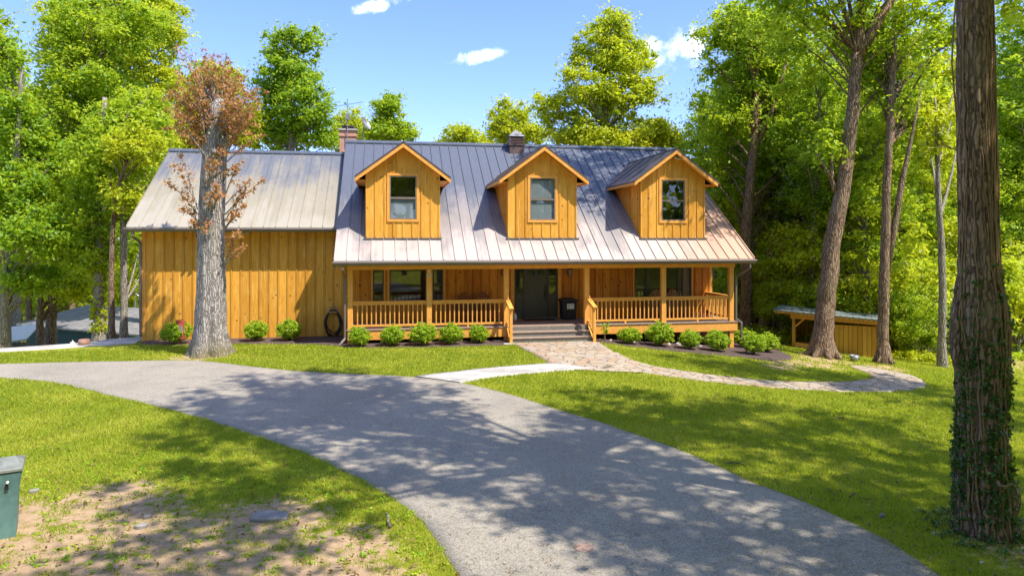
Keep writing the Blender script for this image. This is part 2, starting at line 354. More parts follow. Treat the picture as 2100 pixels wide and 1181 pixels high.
def groundm():
    m, n = newmat('lawn_soil'); p = n.pos()
    dirt = n.attr('dirt')
    a = n.noise(p, 0.55, 4, 0.6); b = n.noise(p, 6.0, 6, 0.7); c3 = n.noise(p, 55.0, 4, 0.7)
    grass = n.mix(n.smooth(b, 0.3, 0.7), (0.17, 0.20, 0.012), (0.32, 0.32, 0.02))
    grass = n.mix(n.math('MULTIPLY', n.smooth(a, 0.45, 0.7), 0.5), grass, (0.38, 0.37, 0.045))
    grass = n.mix(n.math('MULTIPLY', n.smooth(c3, 0.5, 0.75), 0.5), grass, (0.045, 0.075, 0.008))
    soil = n.mix(n.smooth(b, 0.3, 0.7), (0.36, 0.235, 0.13), (0.52, 0.37, 0.225))
    soil = n.mix(n.math('MULTIPLY', n.smooth(c3, 0.5, 0.72), 0.6), soil, (0.16, 0.10, 0.055))
    edge = n.math('ADD', dirt, n.math('ADD', n.math('MULTIPLY', n.math('SUBTRACT', b, 0.5), 1.9), n.math('MULTIPLY', n.math('SUBTRACT', c3, 0.5), 0.5)))
    n.out(n.pbsdf(n.mix(n.smooth(edge, 0.42, 0.58), grass, soil), 0.95, n.bump(c3, 0.8, 0.03), 0, 0.2)); return m
GROUND = groundm()
def leafm(name, a, b, c, trans=0.42, rough=0.45):
    m, n = newmat(name); r = n.attr('rnd'); t = n.attr('tone')
    col = n.mix(r, a, b); col = n.mix(n.math('MULTIPLY', n.smooth(t, 0.3, 1.0), 0.65), col, c)
    p1 = n.pbsdf(col, rough, None, 0, 0.35)
    tc = n.mix(0.5, col, (0.80, 0.90, 0.05), 'MIX')
    tr = n.add('ShaderNodeBsdfTranslucent', {'Color': n.mix(1.0, tc, (0.97, 0.97, 0.7), 'MULTIPLY')}).outputs[0]
    n.out(n.add('ShaderNodeMixShader', {0: trans, 1: p1, 2: tr}).outputs[0]); return m
LEAF = leafm('green_leaves', (0.165, 0.31, 0.022), (0.36, 0.51, 0.028), (0.57, 0.65, 0.035), 0.55)
LEAFY = leafm('yellow_green_leaves', (0.32, 0.41, 0.02), (0.54, 0.58, 0.025), (0.74, 0.70, 0.035), 0.55)
LEAFD = leafm('deep_green_leaves', (0.12, 0.27, 0.025), (0.27, 0.44, 0.03), (0.44, 0.59, 0.035), 0.55)
LEAFB = leafm('dead_brown_leaves', (0.34, 0.11, 0.055), (0.54, 0.22, 0.11), (0.68, 0.36, 0.20), 0.3)
IVY = leafm('ivy_leaves', (0.022, 0.07, 0.016), (0.06, 0.14, 0.028), (0.13, 0.24, 0.045), 0.2, 0.4)
SHRUBL = leafm('shrub_leaves', (0.17, 0.33, 0.02), (0.33, 0.50, 0.025), (0.52, 0.62, 0.035), 0.4)
GRASSM = leafm('grass_blades', (0.14, 0.23, 0.018), (0.37, 0.42, 0.03), (0.68, 0.63, 0.11), 0.45, 0.6)
LITTER = leafm('brown_litter', (0.12, 0.06, 0.02), (0.24, 0.13, 0.05), (0.20, 0.17, 0.04), 0.1)
def bark(name, a, b, c, sc=1.0, moss=0.0):
    m, n = newmat(name); p = n.pos(); q = n.scale(p, (7 * sc, 7 * sc, 1.3 * sc))
    f = n.noise(q, 2.0, 6, 0.7, 0.6); g = n.noise(p, 1.6, 4)
    vv = n.add('ShaderNodeTexVoronoi', {'Vector': n.add('ShaderNodeVectorMath', {0: n.scale(p, (17 * sc, 17 * sc, 2.2 * sc)), 1: n.scale(n.add('ShaderNodeTexNoise', {'Vector': p, 'Scale': 5.0}).outputs['Color'], (1.6, 1.6, 1.6))}, operation='ADD').outputs[0], 'Scale': 1.0}, feature='DISTANCE_TO_EDGE').outputs['Distance']
    f = n.math('MULTIPLY', n.math('ADD', n.math('MULTIPLY', n.smooth(vv, 0.0, 0.28), 0.45), n.math('MULTIPLY', f, 0.75)), 0.95)
    col = n.mix(n.smooth(f, 0.28, 0.78), a, b); col = n.mix(n.math('MULTIPLY', n.smooth(g, 0.45, 0.7), 0.5), col, c)
    if moss: col = n.mix(n.math('MULTIPLY', n.smooth(n.math('ADD', n.sep(p)[2], n.math('MULTIPLY', g, 0.9)), 1.35, 0.55), moss), col, (0.17, 0.14, 0.05))
    n.out(n.pbsdf(col, 0.95, n.bump(f, 1.0, 0.05), 0, 0.15)); return m
BARK = bark('brown_bark', (0.10, 0.06, 0.04), (0.36, 0.25, 0.165), (0.26, 0.20, 0.14))
BARKG = bark('grey_bark', (0.15, 0.125, 0.10), (0.44, 0.38, 0.31), (0.32, 0.29, 0.25))
BARKD = bark('dead_grey_bark', (0.17, 0.15, 0.135), (0.46, 0.42, 0.385), (0.36, 0.33, 0.29), moss=0.75)
BARKI = bark('old_brown_bark', (0.095, 0.06, 0.038), (0.37, 0.245, 0.15), (0.25, 0.20, 0.12))
VINE = simple('woody_vine', (0.25, 0.155, 0.075), 0.9)

# ------------------------------------------------------------------ ground sheets
rng = np.random.default_rng(7); random.seed(5)
DIRTP = [(-4.2, 9.2, 1.5), (-3.0, 9.3, 1.7), (-2.2, 8.6, 1.6), (-3.6, 10.5, 1.2), (-1.2, 8.2, 1.3), (-4.6, 8.0, 1.5), (-0.3, 7.8, 1.0), (-2.5, 7.4, 1.6), (-5.2, 10.4, 1.4), (-4.0, 11.2, 1.0), (-1.6, 9.8, 1.3), (-0.5, 8.8, 1.0)]
def dirtw(X, Y):
    d = np.zeros_like(X)
    for x, y, r in DIRTP: d = np.maximum(d, 0.66 * (1 - sm(0.35, 1.25, np.hypot(X - x, Y - y) / r)))
    for x, y, r in ((16.0, 23.4, 1.7), (17.8, 22.4, 1.3), (14.6, 21.9, 1.6), (13.3, 21.6, 1.2), (-5.8, 23.0, 1.2), (7.9, 7.4, 1.3), (12.5, 20.6, 1.0)):
        d = np.maximum(d, 0.6 * (1 - sm(0.3, 1.2, np.hypot(X - x, Y - y) / r)))
    d = np.maximum(d, 0.55 * sm(26, 31, Y) * sm(12, 16, X))
    d = np.maximum(d, 0.5 * sm(20, 24, X) * sm(20, 26, Y))
    return d
def axis(fine0, fine1, step, lo, hi):
    a = list(np.arange(fine0, fine1, step)); s = step; v = fine0
    left = []
    while v > lo: s *= 1.25; v -= s; left.append(v)
    s = step; v = a[-1]; right = []
    while v < hi: s *= 1.25; v += s; right.append(v)
    return np.array(left[::-1] + a + right)
ax = axis(-18, 30, 0.25, -700, 700); ay = axis(-2, 42, 0.25, -300, 900)
XX, YY = np.meshgrid(ax, ay); ZZ = gz(XX, YY)
NX, NY = len(ax), len(ay); idx = np.arange(NX * NY).reshape(NY, NX)
F = np.stack([idx[:-1, :-1], idx[:-1, 1:], idx[1:, 1:], idx[1:, :-1]], -1).reshape(-1, 4)
gnd = npmesh('ground', np.stack([XX, YY, ZZ], -1).reshape(-1, 3), F, GROUND); gnd['kind'] = 'structure'
at = gnd.data.attributes.new('dirt', 'FLOAT', 'POINT'); at.data.foreach_set('value', dirtw(XX, YY).astype(np.float32).ravel())
gnd.data.polygons.foreach_set('use_smooth', [True] * len(F))
def resample(pts, k):
    p = np.array(pts, float); d = np.r_[0, np.cumsum(np.hypot(*np.diff(p, axis=0).T))]; t = np.linspace(0, d[-1], k)
    return np.stack([np.interp(t, d, p[:, 0]), np.interp(t, d, p[:, 1])], -1)
def smoothpl(p, it=3):
    p = p.copy()
    for _ in range(it): p[1:-1] = (p[:-2] + 2 * p[1:-1] + p[2:]) / 4
    return p
REG = []   # hard surfaces, used to keep grass off them
def ribbon(name, A, B, mat, lift, k=70, m=16, jit=0.03, thick=0.0, label=None):
    A = smoothpl(resample(A, k)); B = smoothpl(resample(B, k)); r = np.random.default_rng(len(name))
    A += r.normal(0, jit, A.shape); B += r.normal(0, jit, B.shape)
    u = np.linspace(0, 1, m)[None, :, None]; P = A[:, None] * (1 - u) + B[:, None] * u
    Z = gz(P[..., 0], P[..., 1]) + lift; V = np.concatenate([P, Z[..., None]], -1)
    # turned-down edges
    Ea = V[:, :1].copy(); Ea[..., 2] -= 0.12; Eb = V[:, -1:].copy(); Eb[..., 2] -= 0.12
    V = np.concatenate([Ea, V, Eb], 1); mm = m + 2; ii = np.arange(k * mm).reshape(k, mm)
    Fr = np.stack([ii[:-1, :-1], ii[1:, :-1], ii[1:, 1:], ii[:-1, 1:]], -1).reshape(-1, 4)
    o = npmesh(name, V.reshape(-1, 3), Fr, mat); o['kind'] = 'structure'
    REG.append(np.concatenate([A, B[::-1]])); return o
Dfar = [(-40, 26.5), (-20, 24.6)] + [G(*p) for p in [(0,748),(120,743),(250,742),(350,738),(400,738),(480,748),(560,758),(640,764),(720,768),(850,772),(958,785),(1033,805),(1090,824),(1209,860),(1311,892),(1400,926),(1485,963),(1604,1014),(1705,1051),(1807,1096),(1885,1140),(1936,1181)]] + [(5.9, 5.6), (4.9, 3.4), (3.4, 1.0), (2.0, -2.0), (1.0, -8)]
Dnear = [(-40, 23.0), (-20, 22.6)] + [G(*p) for p in [(0,775),(88,780),(220,809),(300,830),(387,850),(480,880),(557,902),(640,935),(700,965),(761,987),(812,1024),(860,1068),(890,1099),(921,1133),(951,1181)]] + [(0.75, 5.5), (0.2, 3), (-1.0, 0), (-2.5, -3), (-4, -8)]
def arcmatch(A, B, k=90):
    return resample(A, k), resample(B, k)
drv = ribbon('driveway', Dfar, Dnear, ASPH, 0.014, k=120, m=24, jit=0.018)
ribbon('stone_walk', [(4.35, 24.12)] + [G(*p) for p in [(1085,722),(1122,743),(1135,752),(1150,758)]], [(7.55, 24.12)] + [G(*p) for p in [(1260,724),(1300,742),(1330,755),(1320,766)]], FLAG, 0.022, k=30, m=14, jit=0.02)
ribbon('garden_path', [G(*p) for p in [(1265,724),(1290,738),(1340,752),(1400,762),(1480,772),(1560,781),(1660,785),(1740,784),(1790,777),(1780,766),(1740,752)]],
       [G(*p) for p in [(1180,759),(1260,762),(1330,768),(1400,776),(1480,787),(1560,794),(1640,800),(1740,805),(1830,805),(1895,797),(1900,786),(1870,770),(1800,756),(1752,750)]], FLAG, 0.028, k=70, m=10, jit=0.03)
ribbon('concrete_path', [G(*p) for p in [(850,773),(1000,756),(1090,749),(1140,746)]], [G(*p) for p in [(945,786),(1000,775),(1080,767),(1210,757)]], CONC, 0.034, k=30, m=8, jit=0.015)
ribbon('parking_pad', [(-17.5, 24.55), (-14.5, 24.85), (-11.5, 25.4), (-9.2, 26.2), (-8.62, 26.5)], [(-17.5, 25.2), (-15.2, 27.2), (-12.6, 30.3), (-11.0, 32.4), (-8.62, 33.5)], CONC, 0.03, k=30, m=14, jit=0.01)
ribbon('mulch_bed', [(-8.45, 26.0), (-6.6, 25.55), (-5.0, 25.6), (-3.4, 25.3), (-2.2, 24.95), (-1.2, 24.1), (1.1, 23.65), (3.0, 23.6), (4.3, 23.75)], [(-8.45, 27.2), (-5, 27.2), (-2.2, 27.2), (-1.2, 27.3), (1, 27.3), (3, 27.3), (4.3, 27.3)], MULCH, 0.03, k=60, m=16, jit=0.02)
ribbon('mulch_bed', [(7.55, 24.0), (8.6, 23.3), (10.2, 22.7), (11.85, 22.3), (13.0, 21.95), (14.0, 22.4), (14.9, 23.6), (15.2, 25.3)], [(7.55, 27.3), (8.6, 27.3), (9.8, 27.3), (11.0, 27.3), (12.0, 27.3), (13.0, 27.2), (14.0, 26.9), (15.2, 25.5)], MULCH, 0.03, k=60, m=16, jit=0.02)

# ------------------------------------------------------------------ HOUSE
house = thing('wooden_house', 'amber board and batten wooden house with grey metal roof, three dormers and a front porch', 'house', (5, 27, 0.1))
YW, YP = 27.0, 24.85
BT = 0.33
WINS = [(-0.46, -0.06, 1.36, 2.76), (0.16, 1.55, 1.36, 2.76), (1.80, 2.20, 1.36, 2.76), (5.0, 6.76, 0.66, 2.76), (9.96, 12.43, 1.42, 2.80)]
def wallx(mb, x0, x1, z0, z1, y0, y1, holes):
    xs = sorted({x0, x1} | {h for H in holes for h in H[:2]}); zs = sorted({z0, z1} | {h for H in holes for h in H[2:]})
    for a, b in zip(xs, xs[1:]):
        for c, d in zip(zs, zs[1:]):
            if any(a >= H[0]-1e-6 and b <= H[1]+1e-6 and c >= H[2]-1e-6 and d <= H[3]+1e-6 for H in holes): continue
            mb.box(a, b, y0, y1, c, d)
def battens(mb, x0, x1, y, zlo, zhi, holes=(), w=0.05, t=0.022, step=BT, phase=None):
    k = math.ceil((x0 + y) / step); 
    while k * step - y < x1:
        x = k * step - y; k += 1
        if x < x0 + w or x > x1 - w: continue
        segs = [(zlo(x) if callable(zlo) else zlo, zhi(x) if callable(zhi) else zhi)]
        for H in holes:
            if H[0] - w < x < H[1] + w:
                ns = []
                for a, b in segs:
                    if H[2] > a: ns.append((a, min(b, H[2])))
                    if H[3] < b: ns.append((max(a, H[3]), b))
                segs = ns
        for a, b in segs:
            if b - a > 0.03: mb.box(x - w/2, x + w/2, y - t, y + 0.005, a, b)
# wing
mb = MB(); mb.box(-8.56, -1.45, YW, YW + 0.15, 0.06, 4.33); battens(mb, -8.5, -1.45, YW, 0.12, 4.2)
mb.build('wing_wall', SIDE, house)
def gable(mb, x, sgn, y0, y1, z0, ze, yr, zr, t=0.12):
    mb.prism([(x, y0, z0), (x, y1, z0), (x, y1, ze), (x, yr, zr), (x, y0, ze)], (t * sgn, 0, 0))
mb = MB(); gable(mb, -8.56, 1, YW + 0.152, 36.0, -1.2, 4.3, 31.5, 7.4); mb.box(-8.56, -1.5, 36.0, 36.12, -1.2, 4.3); mb.build('wing_wall', SIDE, house)
# main front wall (split at the porch edge)
mb = MB(); wallx(mb, -1.45, 13.31, 0.5, 2.86, YW, YW + 0.15, WINS); mb.box(-1.45, 13.31, YW + 0.002, YW + 0.15, 2.862, 4.9)
battens(mb, -1.45, 13.25, YW, 0.66, 2.85, [(h[0]-0.09, h[1]+0.09, h[2]-0.1, 9) for h in WINS])
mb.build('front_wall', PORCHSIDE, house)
mb = MB(); mb.box(-1.3, 13.25, YW + 0.03, YW + 0.2, -0.9, 0.495); mb.build('foundation_wall', DARKWOOD, house)
mb = MB()
gable(mb, -1.45, 1, YW + 0.152, 36.1, 0.0, 4.9, 31.5, 7.95)
gable(mb, 13.31, -1, YW + 0.152, 36.1, -0.9, 4.9, 31.5, 7.95)
mb.box(-1.3, 13.19, 36.1, 36.22, -0.9, 4.9)
mb.build('gable_wall', SIDE, house)
# corner boards
for b_ in ((13.22, 13.34, 0.66, 2.85), (-8.6, -8.47, 0.1, 4.1)): mb = MB(); mb.box(b_[0], b_[1], YW - 0.03, YW + 0.002, b_[2], b_[3]); mb.build('corner_board', TRIM, house)
# interiors
mb = MB(); 
def room(x0, x1, y0, y1, z0, z1):
    mb.mat(0)
    mb.add([(x0,y0,z0),(x1,y0,z0),(x1,y1,z0),(x0,y1,z0),(x0,y0,z1),(x1,y0,z1),(x1,y1,z1),(x0,y1,z1)], [(4,7,6,5),(1,2,6,5)[::-1],(2,3,7,6)[::-1],(3,0,4,7)[::-1]])
    mb.mat(1).add([(x0,y0,z0),(x1,y0,z0),(x1,y1,z0),(x0,y1,z0)], [(0,1,2,3)])
room(-1.2, 4.4, YW + 0.155, 30.5, 0.66, 2.95); room(4.5, 7.2, YW + 0.155, 29.5, 0.66, 2.95); room(9.0, 13.1, YW + 0.155, 28.9, 0.66, 2.95)
mb.build('interior_room', [ROOM, ROOMFLOOR], house)
mb = MB(); mb.box(10.7, 12.1, 27.9, 28.7, 0.67, 1.25); mb.box(10.7, 12.1, 28.5, 28.7, 1.25, 1.75); mb.build('sofa', WHITE, house, bevel=0.05)
mb = MB(); mb.box(0.3, 1.6, 28.2, 29.0, 1.35, 1.41); mb.box(0.4, 0.5, 28.3, 28.9, 0.67, 1.35); mb.box(1.4, 1.5, 28.3, 28.9, 0.67, 1.35); mb.build('table', DARKWOOD, house)
# windows
def window(x0, x1, z0, z1, y, sash=None, trim=0.09, frame=FRAME, fw=0.045, blind=None, split=False, backing=False, mull=()):
    mb = MB(); t = trim
    mb.box(x0 - t, x1 + t, y - 0.035, y + 0.002, z1, z1 + t); mb.box(x0 - t, x1 + t, y - 0.035, y + 0.002, z0 - t, z0)
    mb.box(x0 - t, x0, y - 0.03, y + 0.002, z0, z1); mb.box(x1, x1 + t, y - 0.03, y + 0.002, z0, z1)
    root = mb.build('window', TRIM, house)
    mb = MB(); a, b = y - 0.02, y + 0.07
    mb.box(x0, x1, a, b, z1 - fw, z1); mb.box(x0, x1, a, b, z0, z0 + fw); mb.box(x0, x0 + fw, a, b, z0 + fw, z1 - fw); mb.box(x1 - fw, x1, a, b, z0 + fw, z1 - fw)
    zm = z0 + (z1 - z0) * 0.49
    if split: mb.box(x0 + fw, x1 - fw, a + 0.004, b, zm - 0.035, zm + 0.035)
    for mx in mull: mb.box(mx - 0.06, mx + 0.06, a, b, z0 + fw, z1 - fw)
    mb.build('frame', frame, root)
    mb = MB(); mb.box(x0 + fw, x1 - fw, y + 0.025, y + 0.03, z0 + fw, z1 - fw); mb.build('pane', GLASS, root)
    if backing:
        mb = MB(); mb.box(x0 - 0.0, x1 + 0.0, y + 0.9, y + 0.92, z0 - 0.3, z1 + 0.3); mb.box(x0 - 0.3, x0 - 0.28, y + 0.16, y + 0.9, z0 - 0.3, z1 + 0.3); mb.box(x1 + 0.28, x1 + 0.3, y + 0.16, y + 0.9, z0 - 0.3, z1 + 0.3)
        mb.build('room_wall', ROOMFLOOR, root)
    if blind:
        mb = MB(); z = blind[0]
        while z < blind[1]:
            mb.beam(((x0 + fw), y + 0.058, z), ((x1 - fw), y + 0.058, z), 0.028, 0.003, (0, -0.72, 0.7)); z += 0.024
        mb.build('blind', BLIND, root)
    return root
window(*WINS[0], YW, split=True, trim=0.07); window(*WINS[1], YW); window(*WINS[2], YW, split=True)
window(*WINS[4], YW, mull=(10.5, 11.88), trim=0.06)
mb = MB()
for i in range(9): mb.tube([(12.15 + i * 0.03, YW + 0.14 + 0.02 * (i % 2), 1.4), (12.15 + i * 0.03, YW + 0.14 + 0.02 * (i % 2), 2.8)], 0.016, 6)
mb.build('curtain', BLIND, house)
# door
mb = MB()
dx0, dx1, dz0, dz1 = 5.42, 6.34, 0.68, 2.72
mb.box(dx0, dx1, YW + 0.03, YW + 0.07, dz0, dz1)
for (a, b, c, d) in ((0.12, 0.42, 0.12, 0.72), (0.50, 0.80, 0.12, 0.72), (0.12, 0.42, 0.84, 1.52), (0.50, 0.80, 0.84, 1.52)):
    mb.box(dx0 + a, dx0 + b, YW + 0.018, YW + 0.031, dz0 + c, dz0 + d); mb.box(dx0 + a + 0.05, dx0 + b - 0.05, YW + 0.008, YW + 0.019, dz0 + c + 0.05, dz0 + d - 0.05)
door = mb.build('door', DOORM, house, bevel=0.006)
mb = MB()
for a in (0.12, 0.50):
    poly = [(dx0 + a, 0, dz0 + 1.66), (dx0 + a + 0.3, 0, dz0 + 1.66), (dx0 + a + 0.3, 0, dz0 + 1.84), (dx0 + a + 0.2, 0, dz0 + 1.90), (dx0 + a + 0.1, 0, dz0 + 1.90), (dx0 + a, 0, dz0 + 1.84)]
    mb.prism([(p[0], YW + 0.024, p[2]) for p in poly], (0, 0.005, 0))
mb.build('door_light', GLASS, door)
mb = MB()
for a, b in ((5.0, 5.06), (5.36, 5.42), (6.34, 6.40), (6.70, 6.76)): mb.box(a, b, YW - 0.01, YW + 0.1, 0.66, 2.72)
mb.box(5.0, 6.76, YW - 0.01, YW + 0.1, 2.722, 2.78); mb.build('frame', FRAME, door)
for a, b in ((5.062, 5.358), (6.402, 6.698)):
    mb = MB(); mb.box(a, b, YW + 0.03, YW + 0.06, 0.66, 1.62); mb.box(a + 0.05, b - 0.05, YW + 0.02, YW + 0.031, 0.8, 1.5)
    mb.mat(1).box(a, b, YW + 0.04, YW + 0.045, 1.622, 2.72); mb.build('sidelight', [DOORM, GLASS], door)
mb = MB(); mb.box(dx0 + 0.80, dx0 + 0.86, YW + 0.0, YW + 0.029, 1.38, 1.98); mb.tube([(dx0+0.83, YW, 1.45), (dx0+0.83, YW-0.06, 1.5), (dx0+0.83, YW-0.06, 1.72), (dx0+0.83, YW, 1.78)], 0.012, 8); mb.build('handle', BLACK, door)
mb = MB(); mb.box(4.98, 6.78, YW - 0.06, YW + 0.1, 0.652, 0.678); mb.build('door_sill', METALG, door)
# door casing
for a, b in ((4.86, 4.998), (6.762, 6.90)): mb = MB(); mb.box(a, b, YW - 0.03, YW + 0.002, 0.66, 2.84); mb.build('door_casing', TRIM, house)
# main roof ---------------------------------------------------------
EY, EZ, RY, RZ = 24.2, 3.06, 31.6, 8.09
SL = (RZ - EZ) / (RY - EY)
def roofz(y): return EZ + SL * (y - EY)
def gableroof(name, x0, x1, ey, ez, ry, rz, mat, thick=0.07, back=None, seam=0.41):
    mb = MB(); b = back if back else (2 * ry - ey); zb = rz - (b - ry) * (rz - ez) / (ry - ey)
    mb.prism([(x0, ey, ez), (x0, ry, rz), (x0, b, zb), (x0, b, zb - thick), (x0, ry, rz - thick * 1.2), (x0, ey, ez - thick)], (x1 - x0, 0, 0))
    s = (rz - ez) / (ry - ey); x = x0 + 0.02
    nrm = Vector((0, -s, 1)).normalized()
    while x < x1:
        p = Vector((x, ey + 0.01, ez + 0.01 * s)); q = Vector((x, ry - 0.05, rz - 0.05 * s))
        mb.beam(p + nrm * 0.016, q + nrm * 0.016, 0.02, 0.04, nrm)
        x += seam
    x = x1 - 0.02; mb.beam(Vector((x, ey + 0.01, ez + 0.01 * s)) + nrm * 0.02, Vector((x, ry - 0.05, rz - 0.05 * s)) + nrm * 0.02, 0.03, 0.05, nrm)
    return mb.build(name, mat, house)
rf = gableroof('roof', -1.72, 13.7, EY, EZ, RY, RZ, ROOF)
def ridgecap(x0, x1, ry, rz, s, holes=()):
    mb = MB(); n1 = Vector((0, -s, 1)).normalized(); n2 = Vector((0, s, 1)).normalized()
    w = 0.17; c = math.cos(math.atan(s)); 
    prof = [(ry - w, rz - w * s + 0.035), (ry, rz + 0.05), (ry + w, rz - w * s + 0.035), (ry + w, rz - w * s + 0.075), (ry, rz + 0.085), (ry - w, rz - w * s + 0.085)]
    mb.prism([(x0, a, b) for a, b in prof], (x1 - x0, 0, 0)); return mb
ridgecap(-1.74, 13.72, RY, RZ, SL).build('ridge_cap', RIDGE, rf)
WEY, WEZ, WRZ = 26.46, 4.22, 7.53
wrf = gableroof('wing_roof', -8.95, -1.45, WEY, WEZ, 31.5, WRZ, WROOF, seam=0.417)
ridgecap(-8.97, -1.46, 31.5, WRZ, (WRZ - WEZ) / (31.5 - WEY)).build('ridge_cap', RIDGE, wrf)
# rake trims
for x in (-1.72, 13.62): mb = MB(); mb.prism([(x, EY, EZ - 0.072), (x, RY, RZ - 0.086), (x, RY, RZ - 0.26), (x, EY, EZ - 0.22)], (0.08, 0, 0)); mb.build('rake_board', TANFRAME, house)
mb = MB(); mb.prism([(-8.95, WEY, WEZ - 0.072), (-8.95, 31.5, WRZ - 0.086), (-8.95, 31.5, WRZ - 0.26), (-8.95, WEY, WEZ - 0.22)], (0.06, 0, 0))
mb.build('rake_board', TANFRAME, house)
# soffits + beam
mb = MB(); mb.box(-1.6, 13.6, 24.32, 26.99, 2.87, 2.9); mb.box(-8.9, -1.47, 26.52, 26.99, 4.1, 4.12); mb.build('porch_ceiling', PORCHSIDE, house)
mb = MB(); mb.box(-1.3, 13.2, 24.78, 24.94, 2.72, 2.868); mb.build('porch_beam', TRIM, house)
# gutters
def gutter(x0, x1, y, z):
    mb = MB(); prof = [(y, z - 0.01), (y - 0.015, z - 0.05), (y - 0.0, z - 0.09), (y + 0.04, z - 0.15), (y + 0.13, z - 0.15), (y + 0.13, z), (y + 0.115, z), (y + 0.115, z - 0.13), (y + 0.05, z - 0.13), (y + 0.02, z - 0.02), (y + 0.02, z - 0.01)]
    mb.prism([(x0, a, b) for a, b in prof], (x1 - x0, 0, 0)); mb.box(x0, x0 + 0.01, y + 0.021, y + 0.114, z - 0.129, z - 0.012); mb.box(x1 - 0.01, x1, y + 0.021, y + 0.114, z - 0.129, z - 0.012)
    return mb.build('gutter', GUT, house)
gutter(-1.75, 13.74, 24.12, 3.04); gutter(-9.0, -1.74, 26.36, 4.2)
def spout(pts, r=0.035):
    mb = MB()
    for a, b in zip(pts, pts[1:]):
        a, b = Vector(a), Vector(b); d = (b - a).normalized() * 0.01; mb.beam(a - d, b + d, 0.075, 0.06, (0.02, 1, 0))
    return mb.build('downspout', GUT, house, bevel=0.01)
spout([(-1.42, 24.2, 2.9), (-1.42, 24.2, 2.75), (-1.37, 24.75, 2.5), (-1.37, 24.75, 0.36), (-1.5, 24.55, 0.22), (-1.55, 24.35, 0.18)])
spout([(13.5, 24.2, 2.9), (13.5, 24.2, 2.72), (13.24, 24.78, 2.35), (13.24, 24.78, 0.75), (13.42, 24.7, 0.6), (13.42, 24.7, 0.0), (13.45, 24.55, -0.22)])
spout([(-8.72, 26.44, 4.06), (-8.72, 26.44, 3.9), (-8.62, 26.93, 3.65), (-8.62, 26.93, 0.3)])
